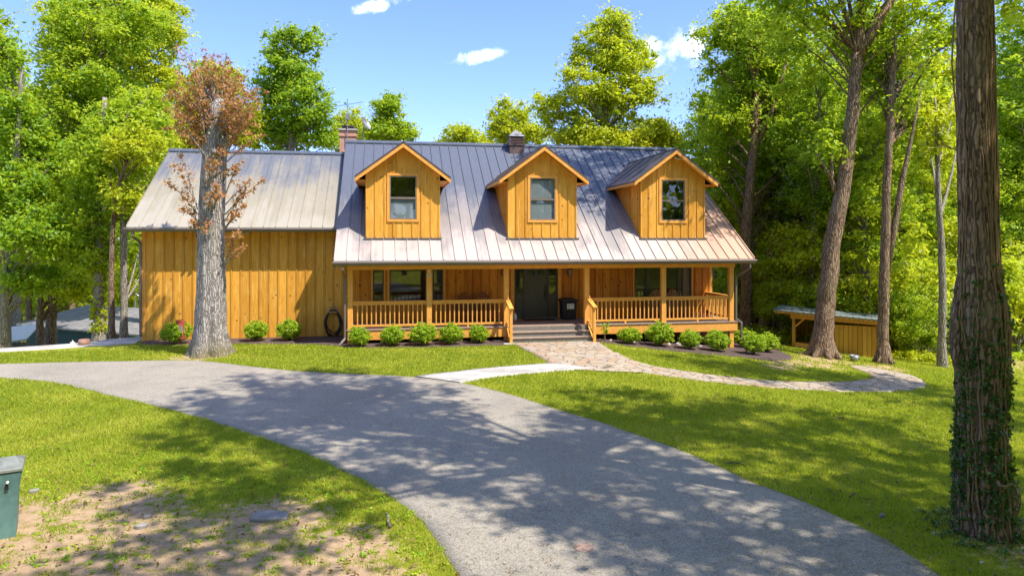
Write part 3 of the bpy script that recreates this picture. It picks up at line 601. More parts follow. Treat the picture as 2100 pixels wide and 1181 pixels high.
# dormers -----------------------------------------------------------
def dormer(xc, lighted):
    yd = 25.33; hw = 1.31; za = 7.18; s = 0.74; base = 3.87; ov = 0.36; sov = 0.37
    ze = za - 0.09 - s * hw   # wall height at the corners
    mb = MB()
    # front face
    wa, wb, wc, wd_ = xc - 0.48, xc + 0.48, 4.50, 6.06; zr_ = lambda x: za - 0.09 - s * abs(x - xc)
    mb.prism([(xc - hw, yd, base - 0.05), (wa, yd, base - 0.05), (wa, yd, zr_(wa)), (xc - hw, yd, ze)], (0, 0.12, 0))
    mb.prism([(wb, yd, base - 0.05), (xc + hw, yd, base - 0.05), (xc + hw, yd, ze), (wb, yd, zr_(wb))], (0, 0.12, 0))
    mb.box(wa, wb, yd, yd + 0.12, base - 0.05, wc); mb.prism([(wa, yd, wd_), (wb, yd, wd_), (wb, yd, zr_(wb)), (xc, yd, za - 0.09), (wa, yd, zr_(wa))], (0, 0.12, 0))
    for sg in (-1, 1):     # cheeks: triangle between roof plane and eave
        yb = EY + (ze - EZ) / SL
        x = xc + sg * hw; mb.prism([(x, yd + 0.122, roofz(yd) - 0.05), (x, yb, ze), (x, yd + 0.122, ze)], (-sg * 0.1, 0, 0))
    W = (xc - 0.48, xc + 0.48, 4.50, 6.06)
    zt = lambda x: za - 0.1 - s * abs(x - xc)
    k = math.ceil((xc - hw + yd) / BT * 1.0); st = 0.327; x = xc - hw + 0.02
    i = 0
    xs = [xc - hw + 0.025] + [xc + d for d in (-0.98, -0.64, -0.34, 0.0, 0.34, 0.66, 1.0)] + [xc + hw - 0.025]
    for x in xs:
        segs = [(base, zt(x))]
        if W[0] - 0.12 < x < W[1] + 0.12: segs = [(base, W[2] - 0.1), (W[3] + 0.1, zt(x))]
        for a, b in segs: mb.box(x - 0.024, x + 0.024, yd - 0.022, yd + 0.004, a, b)
    for sg in (-1, 1):
        yy = yd + 0.1
        while yy < EY + (ze - EZ) / SL - 0.1:
            xx = xc + sg * hw; mb.box(min(xx, xx + sg * 0.02), max(xx, xx + sg * 0.02), yy, yy + 0.045, roofz(yy) - 0.02, ze); yy += 0.2
    d = mb.build('dormer', SIDED, house)
    # roof: two slabs running back into the main roof
    mb = MB(); th = 0.05; yf = yd - ov; zt0 = za; xe = hw + sov; zee = za - s * xe
    yrb = EY + (za - EZ) / SL + 0.15; yeb = EY + (zee - EZ) / SL + 0.15
    nn = Vector((s, 0, 1)).normalized()
    for sg in (-1, 1):
        A = Vector((xc, yf, za)); B = Vector((xc + sg * xe, yf, zee)); C = Vector((xc + sg * xe, yeb, zee)); D = Vector((xc, yrb, za))
        up = Vector((0, 0, th)); mb.add([A, B, C, D, A + up, B + up, C + up, D + up], [(0,1,2,3),(7,6,5,4),(0,4,5,1),(1,5,6,2),(2,6,7,3),(3,7,4,0)])
        f = 0.0
        for f in (0.0, 0.22, 0.45, 0.68, 0.9):   # standing seams run down the slope
            y = yf + 0.02 + f * 4.6
            e = min(xe, (xe if y < yeb else xe * max(0, (yrb - y) / (yrb - yeb))))
            if e < 0.2: continue
            nrm = Vector((sg * s, 0, 1)).normalized()
            p = Vector((xc, y, za + th)); q = Vector((xc + sg * e, y, za - s * e + th)); mb.beam(p + nrm * 0.012, q + nrm * 0.012, 0.02, 0.03, nrm)
    mb.tube([(xc, yf - 0.01, za + th + 0.005), (xc, yrb, za + th + 0.005)], 0.035, 6)
    mb.build('roof', DROOF, d)
    mb = MB()
    for sg in (-1, 1):   # fascia boards and soffit at the front rake
        A = Vector((xc, yf + 0.004, za - 0.004)); B = Vector((xc + sg * xe, yf + 0.004, zee - 0.004)); dn = Vector((0, 0, -0.13))
        mb.prism([A, B, B + dn, A + dn], (0, 0.03, 0))
        A2 = Vector((xc, yf + 0.04, za - 0.055)); B2 = Vector((xc + sg * (xe - 0.01), yf + 0.04, zee - 0.045))
        mb.prism([A2, B2, B2 + Vector((0, 0, -0.02)), A2 + Vector((0, 0, -0.02))], (0, ov - 0.045, 0))
        E0 = Vector((xc + sg * xe, yf + 0.03, zee - 0.004)); E1 = Vector((xc + sg * xe, yeb - 0.2, zee - 0.004))
        mb.prism([E0, E1, E1 + Vector((0, 0, -0.10)), E0 + Vector((0, 0, -0.10))], (-sg * 0.03, 0, 0))
        F0 = Vector((xc + sg * hw, yd - 0.03, ze - 0.03)); mb.box(min(xc+sg*(hw+0.003), xc+sg*(xe-0.03)), max(xc+sg*(hw+0.003), xc+sg*(xe-0.03)), yd + 0.02, yeb - 0.35, zee - 0.06, zee - 0.03)
    mb.build('fascia', TRIM, d)
    mb = MB(); mb.box(xc - hw - 0.07, xc + hw + 0.07, yd - 0.13, yd - 0.001, base - 0.075, base - 0.03); mb.build('flashing', TANFRAME, d)
    if lighted:
        mb = MB(); mb.box(xc + 0.05, xc + 0.3, yd - 0.16, yd - 0.02, 6.86, 6.96); mb.mat(1).box(xc + 0.06, xc + 0.29, yd - 0.17, yd - 0.161, 6.87, 6.95); mb.build('floodlight', [WHITE, METALG], d, bevel=0.01)
    zm = W[2] + (W[3] - W[2]) * 0.49
    bl = {0: (W[2] + 0.05, zm - 0.03), 1: (W[2] + 0.05, W[3] - 0.05), 2: None}[lighted if lighted < 2 else 2] if False else None
    return d, W
for xc, lit, bl in ((0.63, 0, 0), (5.76, 0, 1), (10.91, 1, 2)):
    d, W = dormer(xc, lit); zm = W[2] + (W[3] - W[2]) * 0.49
    window(*W, 25.33, split=True, trim=0.09, frame=TANFRAME, blind=((W[2] + 0.06, zm - 0.03) if bl == 0 else (W[2] + 0.06, W[3] - 0.06) if bl == 1 else None), backing=True)
# main structure top pieces
mb = MB(); mb.box(-2.02, -1.30, 32.3, 33.0, 5.0, 8.70); mb.box(-2.06, -1.26, 32.26, 33.04, 8.42, 8.50); ch = mb.build('chimney', BRICK, house)
mb = MB(); mb.box(-2.08, -1.24, 32.24, 33.06, 8.70, 8.77); mb.build('crown', CONC, ch)
mb = MB(); mb.box(-1.88, -1.44, 32.42, 32.88, 8.77, 8.87); mb.box(-1.95, -1.37, 32.35, 32.95, 8.88, 8.93); mb.build('cap', DROOF, ch)
mb = MB(); mb.tube([(-1.68, 32.2, 8.1), (-1.68, 32.2, 10.1)], 0.018, 8); mb.tube([(-2.25, 32.2, 9.72), (-1.0, 32.2, 9.98)], 0.012, 6)
for i in range(9):
    f = i / 8; x = -2.25 + 1.25 * f; z = 9.72 + 0.26 * f; L = 0.45 - 0.22 * abs(f - 0.3); mb.tube([(x - 0.05, 32.2 - L, z - 0.05), (x + 0.05, 32.2 + L, z + 0.05)], 0.006, 4)
mb.box(-1.76, -1.60, 32.1, 32.3, 9.15, 9.42); mb.build('antenna', METALG, house)
mb = MB(); c = Vector((-0.95, 33.0, 9.1)); ax_ = Vector((0.75, -0.35, 0.5)).normalized(); u = ax_.orthogonal().normalized(); v_ = ax_.cross(u); vs = []; K = 18
for r, dd in ((0.0, 0.0), (0.16, 0.012), (0.27, 0.05), (0.34, 0.10)):
    for j in range(K): vs.append(c + ax_ * dd + (u * math.cos(2*math.pi*j/K) + v_ * math.sin(2*math.pi*j/K)) * max(r, 0.001))
mb.add(vs, [(i*K+j, i*K+(j+1) % K, (i+1)*K+(j+1) % K, (i+1)*K+j) for i in range(3) for j in range(K)])
mb.tube([c - Vector((0, 0, 0.32)), c + ax_ * 0.5 - Vector((0, 0, 0.1))], 0.015, 6); mb.tube([c - ax_ * 0.02, c - ax_ * 0.12 - Vector((0, 0, 0.4)), c + Vector((-0.1, 0, -2.0))], 0.025, 8)
mb.build('satellite_dish', METALG, house)
mb = MB(); cx_, cy_ = 5.85, 31.25; mb.box(cx_ - 0.33, cx_ + 0.33, cy_ - 0.33, cy_ + 0.45, 7.6, 8.02); mb.box(cx_ - 0.37, cx_ + 0.37, cy_ - 0.37, cy_ + 0.47, 8.021, 8.07)
mb.box(cx_ - 0.30, cx_ + 0.30, cy_ - 0.27, cy_ + 0.42, 8.071, 8.43)
for i in range(5): mb.beam((cx_ - 0.28, cy_ - 0.29, 8.12 + i * 0.065), (cx_ + 0.28, cy_ - 0.29, 8.12 + i * 0.065), 0.05, 0.012, (0, -0.6, 0.8))
mb.box(cx_ - 0.33, cx_ - 0.29, cy_ - 0.32, cy_ - 0.271, 8.072, 8.43); mb.box(cx_ + 0.29, cx_ + 0.33, cy_ - 0.32, cy_ - 0.271, 8.072, 8.43)
cup = mb.build('cupola', CUPM, house)
mb = MB(); b0 = 8.432; e = 0.38; tp = (cx_, cy_ + 0.06, 8.78); mb.add([(cx_-e, cy_-e+0.04, b0), (cx_+e, cy_-e+0.04, b0), (cx_+e, cy_+e+0.1, b0), (cx_-e, cy_+e+0.1, b0), tp], [(3,2,1,0),(0,1,4),(1,2,4),(2,3,4),(3,0,4)])
mb.build('cap', COPPER, cup)
# porch -------------------------------------------------------------
mb = MB(); yy = 24.72
while yy < 26.98: mb.box(-1.32, 13.32, yy, min(yy + 0.135, 26.99), 0.615, 0.65); yy += 0.14
mb.build('porch_deck', DECK, house)
for b_ in ((-1.28, 4.38, 24.745, 24.785), (7.47, 13.28, 24.745, 24.785), (13.24, 13.28, 24.786, 26.98), (-1.28, -1.24, 24.786, 26.98)): mb = MB(); mb.box(*b_, 0.29, 0.613); mb.build('porch_fascia', TRIM, house)
for i, x in enumerate((-1.2, 1.53, 4.3, 7.32, 10.32, 13.07)):
    mb = MB(); mb.box(x - 0.09, x + 0.09, YP - 0.06, YP + 0.12, 0.651, 2.719)
    mb.box(x - 0.085, x + 0.085, YP - 0.06, YP + 0.12, float(gz(x, YP)) - 0.2, 0.288)
    mb.build('porch_post', TRIM, house, bevel=0.008)
BAL = {}
def baluster_mesh(h):
    k = round(h, 3)
    if k not in BAL:
        mb = MB(); mb.box(-0.019, 0.019, -0.019, 0.019, 0, h); o = mb.build('baluster', TRIM, None); BAL[k] = o.data; bpy.data.objects.remove(o)
    return BAL[k]
def baluster(parent, x, y, z, h):
    b = bpy.data.objects.new('baluster', baluster_mesh(h)); COL.objects.link(b); b.parent = parent; b.location = Vector((x, y, z)) - WLOC[parent.name]
def railing(p, q):
    p = Vector(p); q = Vector(q); d = q - p; L = d.length; d.normalize()
    mb = MB(); mb.beam(p + Vector((0, 0, 0.95)), q + Vector((0, 0, 0.95)), 0.13, 0.04); top = mb.build('railing', TRIM, house, bevel=0.006)
    mb = MB(); mb.beam(p + Vector((0, 0, 0.885)), q + Vector((0, 0, 0.885)), 0.04, 0.085); mb.build('upper_rail', TRIM, top)
    mb = MB(); mb.beam(p + Vector((0, 0, 0.12)), q + Vector((0, 0, 0.12)), 0.04, 0.07); mid = (p + q) / 2; mb.box(mid.x - 0.03, mid.x + 0.03, mid.y - 0.03, mid.y + 0.03, p.z, p.z + 0.083); mb.build('lower_rail', TRIM, top)
    k = max(2, round(L / 0.163))
    for i in range(1, k): c = p + d * (L * i / k); baluster(top, c.x, c.y, p.z + 0.156, 0.685)
for a, b in ((-1.11, 1.44), (1.62, 4.21), (7.41, 10.23), (10.41, 12.98)): railing((a, YP + 0.02, 0.65), (b, YP + 0.02, 0.65))
railing((13.1, 24.98, 0.65), (13.1, 26.98, 0.65))
for sx in (4.33, 7.36):
    mb = MB(); g0 = 0.1; mb.box(sx - 0.05, sx + 0.05, 23.98, 24.08, g0, 1.36); nw = mb.build('stair_railing', TRIM, house, bevel=0.005)
    mb = MB(); mb.beam((sx, 24.78, 1.62), (sx, 23.9, 1.36), 0.15, 0.04); mb.build('handrail', TRIM, nw)
    mb = MB(); mb.beam((sx, 24.78, 0.80), (sx, 24.08, 0.38), 0.04, 0.09); mb.build('lower_rail', TRIM, nw)
    for yy in (24.25, 24.42, 24.6): baluster(nw, sx, yy, 0.42 + (yy - 24.08) * 0.6, 0.98 + (24.78-yy)*0.0)
    mb = MB(); mb.prism([(sx - 0.02, 24.74, 0.62), (sx - 0.02, 24.74, 0.1), (sx - 0.02, 24.12, 0.1), (sx - 0.02, 24.12, 0.2)], (0.04, 0, 0)); mb.build('stringer', TRIM, nw)
mb = MB(); x0, x1 = 4.40, 7.30
mb.box(x0, x1, 24.70, 24.743, 0.45, 0.613); mb.box(x0, x1, 24.42, 24.445, 0.28, 0.445); mb.box(x0, x1, 24.14, 24.165, 0.05, 0.275); 
mb.build('steps', STEPM, house)
mb = MB(); mb.box(x0 - 0.0, x1 + 0.0, 24.39, 24.70, 0.446, 0.482); mb.box(x0, x1, 24.11, 24.418, 0.276, 0.312); mb.build('tread', DECK, house)
mb = MB(); mb.box(4.05, 4.45, 23.75, 24.0, 0.1, 0.17); o = mb.build('concrete_block', CONC, None, bevel=0.01); tag(origin_mesh(o, (4.25, 23.87, 0.1)), 'small pale concrete block at the foot of the left stair post', 'block')
# lanterns, cameras, floodlight
for x in (7.22, 4.56):
    mb = MB(); mb.box(x - 0.05, x + 0.05, YW - 0.03, YW - 0.001, 2.36, 2.6); mb.box(x - 0.09, x + 0.09, YW - 0.2, YW - 0.03, 2.58, 2.61); mb.prism([(x-0.06, YW-0.17, 2.61), (x+0.06, YW-0.17, 2.61), (x+0.03, YW-0.14, 2.68), (x-0.03, YW-0.14, 2.68)], (0, 0.06, 0))
    for sx in (-0.075, 0.065):
        for sy in (-0.19, -0.05): mb.box(x + sx, x + sx + 0.01, YW + sy, YW + sy + 0.01, 2.35, 2.58)
    mb.box(x - 0.08, x + 0.08, YW - 0.195, YW - 0.035, 2.335, 2.35); ln = mb.build('wall_lantern', BLACK, house)
    mb = MB(); mb.box(x - 0.062, x + 0.062, YW - 0.178, YW - 0.052, 2.352, 2.578); mb.build('glass', PALE, ln)
mb = MB(); mb.tube([(1.52, YP - 0.06, 2.52), (1.52, YP - 0.13, 2.52)], 0.055, 14); mb.mat(1).tube([(1.52, YP - 0.131, 2.52), (1.52, YP - 0.15, 2.52)], 0.03, 12); mb.mat(0).tube([(1.52, YP - 0.09, 2.6), (1.52, YP - 0.1, 2.72)], 0.02, 8); mb.build('security_camera', [WHITE, BLACK], house)
mb = MB(); mb.box(-5.17, -4.93, 26.78, 26.97, 4.0, 4.08); mb.mat(1).box(-5.15, -4.95, 26.77, 26.779, 4.01, 4.07); mb.build('floodlight', [WHITE, METALG], house, bevel=0.008)
mb = MB(); mb.tube([(-6.45, 26.6, 4.08), (-6.45, 26.6, 3.98)], 0.02, 8); mb.tube([(-6.5, 26.55, 3.96), (-6.58, 26.4, 3.88)], [0.03, 0.06], 10); mb.tube([(-6.4, 26.55, 3.96), (-6.32, 26.4, 3.88)], [0.03, 0.06], 10); mb.build('floodlight', BLACK, house)

# ------------------------------------------------------------------ porch things
def loveseat(xc, y0, label, mat):
    t = thing('porch_bench', label, 'bench', (xc, y0, 0.65))
    z = 0.65; W2 = 0.78
    mb = MB()
    for i in range(6): mb.box(xc - W2 + 0.06, xc + W2 - 0.06, y0 - 0.52 + i * 0.09, y0 - 0.45 + i * 0.09, z + 0.40 - i * 0.008, z + 0.43 - i * 0.008)
    mb.box(xc - W2 + 0.05, xc + W2 - 0.05, y0 - 0.56, y0 - 0.53, z + 0.26, z + 0.42); mb.build('seat', mat, t)
    mb = MB()
    for i in range(14):
        x = xc - W2 + 0.08 + i * (2 * W2 - 0.16 - 0.09) / 13; u = (i % 7) / 6 - 0.5; h = 0.72 + 0.38 * math.cos(u * 2.6) ** 0.8 if abs(u) < 0.6 else 0.7
        h = 0.80 + 0.32 * (1 - (2 * u) ** 2)
        mb.prism([(x, y0, z + 0.36), (x + 0.085, y0, z + 0.36), (x + 0.085, y0 + 0.12, z + h), (x, y0 + 0.12, z + h)], (0, 0.02, 0))
    mb.box(xc - W2 + 0.06, xc + W2 - 0.06, y0 + 0.03, y0 + 0.055, z + 0.5, z + 0.58); mb.build('backrest', mat, t)
    for sx in (-1, 1):
        x = xc + sx * W2; mb = MB(); mb.box(x - 0.06, x + 0.06, y0 - 0.6, y0 + 0.06, z + 0.60, z + 0.625); mb.build('armrest', mat, t)
        mb = MB(); mb.box(x - 0.03, x + 0.03, y0 - 0.58, y0 - 0.50, z, z + 0.598); mb.build('leg', mat, t)
        mb = MB(); mb.box(x - 0.03, x + 0.03, y0 - 0.04, y0 + 0.02, z, z + 0.598); mb.build('leg', mat, t)
BENCHM = lumber('orange_red_bench_wood', (0.20, 0.06, 0.02), (0.30, 0.10, 0.03)); BENCHB = lumber('brown_bench_wood', (0.22, 0.10, 0.045), (0.33, 0.16, 0.07))
loveseat(3.35, 26.6, 'twin-back wooden love seat on the porch left of the front door', BENCHM)
loveseat(11.1, 26.5, 'twin-back wooden love seat on the porch in front of the right window', BENCHB)
t = thing('waste_bin', 'black lidded waste bin with a small white label right of the front door', 'bin', (7.06, 26.55, 0.65))
mb = MB(); mb.add([(6.80,26.32,0.65),(7.32,26.32,0.65),(7.32,26.78,0.65),(6.80,26.78,0.65),(6.76,26.28,1.36),(7.36,26.28,1.36),(7.36,26.82,1.36),(6.76,26.82,1.36)], [(3,2,1,0),(4,5,6,7),(0,1,5,4),(1,2,6,5),(2,3,7,6),(3,0,4,7)]); mb.build('body', BLACK, t, bevel=0.02)
mb = MB(); mb.prism([(6.73, 26.25, 1.362), (7.39, 26.25, 1.362), (7.39, 26.25, 1.43), (7.25, 26.25, 1.48), (6.87, 26.25, 1.48), (6.73, 26.25, 1.43)], (0, 0.6, 0)); mb.build('lid', BLACK, t, bevel=0.015)
mb = MB(); mb.box(6.95, 7.23, 26.268, 26.276, 1.08, 1.28); lb = mb.build('label', WHITE, t)
mb = MB()
for i, (a, b, c, d) in enumerate(((6.98, 7.06, 1.22, 1.25), (7.09, 7.20, 1.22, 1.25), (6.98, 7.08, 1.16, 1.19), (7.11, 7.20, 1.16, 1.19), (6.98, 7.05, 1.11, 1.13), (7.12, 7.2, 1.11, 1.13))): mb.box(a, b, 26.264, 26.267, c, d)
mb.build('print', METALG, lb)
t = thing('jug', 'small white jug with a dark handle on the porch left of the front door', 'jug', (4.93, 26.5, 0.65))
mb = MB(); mb.lathe((4.93, 26.5, 0.65), [(0.06, 0), (0.085, 0.02), (0.09, 0.16), (0.05, 0.24), (0.055, 0.28)], 16); mb.build('body', WHITE, t, smooth=True)
mb = MB(); mb.tube([(4.98, 26.5, 0.9), (5.04, 26.5, 0.87), (5.05, 26.5, 0.78), (5.01, 26.5, 0.72)], 0.009, 6); mb.build('handle', BLACK, t)
mb = MB(); mb.box(5.25, 6.55, 26.25, 26.85, 0.651, 0.668); o = mb.build('door_mat', MATM, None, bevel=0.006); tag(origin_mesh(o, (5.9, 26.55, 0.65)), 'dark brown mat lying on the porch before the front door', 'mat')
for i, x in enumerate((12.55, 12.78)):
    t = thing('small_pot', ['left one of two small dark-topped orange pots at the right porch end', 'right one of two small dark-topped orange pots at the right porch end'][i], 'pot', (x, 26.3, 0.65), 'pots at the right end of the porch')
    mb = MB(); mb.lathe((x, 26.3, 0.65), [(0.06, 0), (0.09, 0.1), (0.08, 0.17)], 14); mb.build('pot', CLOTH, t, smooth=True)
    mb = MB(); mb.lathe((x, 26.3, 0.82), [(0.05, 0), (0.07, 0.04), (0.045, 0.1), (0.01, 0.12)], 12); mb.build('top', BLACK, t, smooth=True)
# hose
t = thing('garden_hose', 'coiled black garden hose hanging on the wing wall left of the porch', 'hose', (-1.92, 26.9, 0.15))
mb = MB(); r = random.Random(3)
for k in range(11):
    pts = []; ox = r.uniform(-0.03, 0.03); rx = r.uniform(0.25, 0.34); rz = r.uniform(0.42, 0.53); yy = 26.80 + r.uniform(-0.06, 0.10)
    for j in range(29):
        a = 2 * math.pi * j / 28; sg = 1 - 0.25 * max(0, math.sin(a)); pts.append((-1.92 + ox + rx * math.cos(a) * sg, yy, 1.16 - rz + rz * math.sin(a)))
    mb.tube(pts, 0.013, 6, cap=False)
mb.build('coil', BLACK, t, smooth=True)
mb = MB(); mb.tube([(-2.09, 26.88, 1.08), (-2.05, 26.88, 1.22), (-1.92, 26.88, 1.3), (-1.79, 26.88, 1.22), (-1.75, 26.88, 1.08)], 0.018, 8); mb.box(-2.08, -1.76, 26.74, 26.97, 1.06, 1.09); mb.build('hanger', METALG, t)
# garden flag
t = thing('garden_flag', 'small rust red garden flag before the shrub left of the dead tree', 'flag', (-7.05, 25.75, 0.14))
mb = MB(); mb.tube([(-7.02, 25.75, 0.1), (-7.10, 25.75, 1.02)], 0.008, 6); mb.tube([(-7.10, 25.75, 1.0), (-6.84, 25.75, 1.03)], 0.007, 6); mb.build('pole', BLACK, t)
mb = MB(); mb.prism([(-7.09, 25.745, 0.98), (-6.86, 25.745, 1.01), (-6.80, 25.74, 0.35), (-7.03, 25.74, 0.33)], (0, 0.006, 0)); mb.mat(1).prism([(-7.03, 25.737, 0.82), (-6.90, 25.737, 0.83), (-6.86, 25.735, 0.62), (-6.92, 25.735, 0.52), (-6.99, 25.735, 0.62)], (0, 0.004, 0)); mb.build('cloth', [CLOTH, PALE], t)

# ------------------------------------------------------------------ leaves
def leaves(centers, crad, per, size, r, up=0.55, flat=0.7, tone=None, shape=0.5):
    """centers (N,3), crad (N,), returns verts, faces, rnd, tone"""
    N = len(centers); M = N * per
    c = np.repeat(centers, per, 0); cr = np.repeat(crad, per)[:, None]
    d = r.normal(0, 1, (M, 3)); d /= np.linalg.norm(d, axis=1, keepdims=True); rad = np.minimum(np.abs(r.normal(0, 0.58, (M, 1))), 1.08)
    p = c + d * rad * cr * np.array([1, 1, flat])
    nrm = r.normal(0, 0.6, (M, 3)) + d * 0.45; nrm[:, 2] += up; nrm /= np.linalg.norm(nrm, axis=1, keepdims=True)
    a = np.cross(nrm, r.normal(0, 1, (M, 3))); a /= np.linalg.norm(a, axis=1, keepdims=True) + 1e-9; b = np.cross(nrm, a)
    s = (size * r.uniform(0.6, 1.25, M))[:, None]
    V = np.stack([p - a * s, p - b * s * shape + nrm * s * 0.12, p + a * s, p + b * s * shape + nrm * s * 0.12], 1).reshape(-1, 3)
    Fq = np.arange(M * 4).reshape(M, 4)
    tn = np.repeat(r.random(N) if tone is None else tone, per)
    return V, Fq, r.random(M), np.clip(tn + r.normal(0, 0.12, M), 0, 1)
def lobes_sample(lobes, n, r, shell=2.3):
    vol = np.array([l[1][0] * l[1][1] * l[1][2] for l in lobes]) ** 0.8; k = r.choice(len(lobes), n, p=vol / vol.sum())
    C = np.array([l[0] for l in lobes], float)[k]; Rr = np.array([l[1] for l in lobes], float)[k]
    d = r.normal(0, 1, (n, 3)); d /= np.linalg.norm(d, axis=1, keepdims=True)
    q = r.random((n, 1)) ** (1 / shell)
    return C + d * q * Rr
def bez(a, b, c, k=5): return [a * (1-t)**2 + b * 2*t*(1-t) + c * t*t for t in [i / k for i in range(k + 1)]]
def tree_parts(root, path, rad, lobes, ncl, per, size, crad, leafmat, barkmat, seed, branches=24, seg=10, flute=None, up=0.55, extra=None, brad=0.07, wob=0.04, fork=()):
    per = int(per * 1.1); size *= 0.86
    r = np.random.default_rng(seed); rr = random.Random(seed)
    path = [Vector(p) for p in path]
    # subdivide the trunk
    P, RD = [], []
    for i in range(len(path) - 1):
        for j in range(3):
            f = j / 3; P.append(path[i].lerp(path[i+1], f) + Vector((rr.uniform(-.2, .2), rr.uniform(-.2, .2), 0)) * rad[i] * 0.5); RD.append(rad[i] * (1-f) + rad[i+1] * f)
    P.append(path[-1]); RD.append(rad[-1])
    mb = MB(); mb.tube(P, RD, seg, wob=wob, rng=rr, flute=flute)
    for fp, fr in fork: mb.tube(fp, fr, max(6, seg - 3), wob=wob, rng=rr)
    cen = lobes_sample(lobes, ncl, r) if ncl else np.zeros((0, 3))
    if ncl:
        pz = np.array([p.z for p in P]); z0 = cen[:, 2].min()
        for i in r.choice(ncl, min(branches, ncl), replace=False):
            c = Vector(cen[i]); want = max(z0 - 1.0 if z0 > pz[0] + 2 else pz[0] + 0.5, c.z - (c - Vector((P[-1].x, P[-1].y, c.z))).length * rr.uniform(0.5, 1.0) - 0.5)
            j = int(np.argmin(abs(pz - want))); j = max(1, j); s = P[j]; mid = s.lerp(c, 0.5) + Vector((rr.uniform(-.3, .3), rr.uniform(-.3, .3), rr.uniform(0.0, 0.7)))
            b0 = min(brad, RD[j] * 0.6); mb.tube(bez(s, mid, c), [b0 * (1 - 0.82 * q / 5) for q in range(6)], 5, cap=False)
            for _ in range(2):
                e = c + Vector((rr.uniform(-1, 1), rr.uniform(-1, 1), rr.uniform(-0.3, 0.8))) * crad * 1.3; st = mid.lerp(c, rr.uniform(0.3, 0.9)); mb.tube([st, st.lerp(e, 0.5) + Vector((0, 0, 0.1)), e], [b0 * 0.35, b0 * 0.22, b0 * 0.08], 4, cap=False)
    if extra: extra(mb)
    tk = mb.build('trunk', barkmat, root, smooth=True)
    if ncl:
        V, Fq, a, tn = leaves(cen, crad * r.uniform(0.6, 1.8, ncl), per, size, r, up=up)
        npmesh('crown', V, Fq, leafmat, root, {'rnd': a, 'tone': tn})
    return tk
# generic trees -----------------------------------------------------
def generic(name, label, cat, kind, seed, group):
    t = thing(name, label, cat, (0, 0, 0), group); r = random.Random(seed)
    if kind in ('tall', 'airy'):
        H = r.uniform(19, 23); dx = r.uniform(-1, 1); path = [(0, 0, -0.6), (0, 0, 0), (dx*.2, 0, H*.25), (dx*.5, r.uniform(-.4, .4), H*.5), (dx, 0, H*.75), (dx, 0, H*.95)]
        lob = [((dx*.5, 0, H*.62), (3.0, 3.0, H*.27)), ((dx, 0, H*.82), (2.3, 2.3, H*.16))] + [((r.uniform(-2.6, 2.6), r.uniform(-2.6, 2.6), H*r.uniform(.35, .75)), (r.uniform(1.3, 2), r.uniform(1.3, 2), r.uniform(1.2, 2))) for _ in range(7)]
        tree_parts(t, path, [.34, .27, .22, .17, .1, .03], lob, 170 if kind == 'tall' else 82, 105, 0.15, 0.75 if kind == 'tall' else 0.82, [LEAF, LEAF, LEAFD][seed % 3], BARK if seed % 2 else BARKG, seed, branches=45)
    else:
        H = r.uniform(6, 8.5); path = [(0, 0, -0.6), (0, 0, 0), (.2, 0, H*.3), (.3, .2, H*.6), (.2, 0, H*.9)]
        lob = [((0, 0, H*.55), (2.0, 2.0, H*.36))] + [((r.uniform(-2, 2), r.uniform(-2, 2), H*r.uniform(.25, .8)), (r.uniform(1, 1.5), r.uniform(1, 1.5), r.uniform(.7, 1.2))) for _ in range(7)]
        tree_parts(t, path, [.12, .1, .08, .05, .02], lob, 110, 95, 0.12, 0.55, [LEAFY, LEAF][seed % 2], BARKG, seed, branches=30, brad=.04)
    return t
def place(proto, loc, rot, sc, label=None, group=None, cat=None):
    c = proto.copy(); COL.objects.link(c); c.location = loc; c.rotation_euler = (0, 0, rot); c.scale = sc if hasattr(sc, '__len__') else (sc, sc, sc)
    if label: c['label'] = label
    if group: c['group'] = group
    for ch in list(proto.children):
        k = ch.copy(); COL.objects.link(k); k.parent = c
    return c
# ------------------------------------------------------------------ individual trees
def hero(name, label, base_px, t, pts, lobes_px, ncl, per, size, crad, leafmat, barkmat, seed, group=None, extra_lobes=(), depth=0.8, **kw):
    """pts: (px, py, radius m) going up from the base; lobes_px: (px, py, rx px, ry px, depth offset)"""
    bx, by = T(base_px[0], base_px[1], t)[:2]; bz = float(gz(bx, by)); root = thing(name, label, 'tree', (bx, by, bz), group)
    path = [(bx, by, bz - 0.5), (bx, by, bz + 0.05)] + [T(p[0], p[1], t + (p[3] if len(p) > 3 else 0)) for p in pts]
    rad = [pts[0][2] * 1.75, pts[0][2] * 1.45] + [p[2] for p in pts]
    lob = []
    for l in lobes_px:
        tt = t + (l[4] if len(l) > 4 else 0); c = T(l[0], l[1], tt); lob.append((tuple(c), (l[2] / FPX * tt, l[2] / FPX * tt * depth, l[3] / FPX * tt)))
    lob += list(extra_lobes)
    tree_parts(root, path, rad, lob, ncl, per, size, crad, leafmat, barkmat, seed, **kw)
    return root
# dead tree with brown suckers
def flute_dead(u, th, z): 
    base = math.exp(-max(0, z - 0.1) * 1.2)
    return 1 + 0.045 * math.sin(th * 9 + z * 0.5) + 0.03 * math.sin(th * 17 + z * 1.1) + base * (0.16 * math.sin(th * 5 + 0.6) + 0.05 * math.sin(th * 11))
td = 22.1
bx, by = T(432, 718, td)[:2]; bz = float(gz(bx, by))
dead = thing('dead_tree', 'thick pale grey dead tree with dry brown leaves before the wing of the house', 'tree', (bx, by, bz))
pp = [(432, 734, 0.95), (432, 722, 0.80), (432, 702, 0.66), (432, 675, 0.58), (432, 640, 0.565), (433, 590, 0.53), (433, 540, 0.50), (433, 480, 0.48), (435, 420, 0.465), (438, 360, 0.445), (441, 300, 0.43), (446, 250, 0.40), (450, 222, 0.36), (455, 208, 0.22), (458, 202, 0.06)]
mb = MB(); rr = random.Random(2)
P, RD = [], []
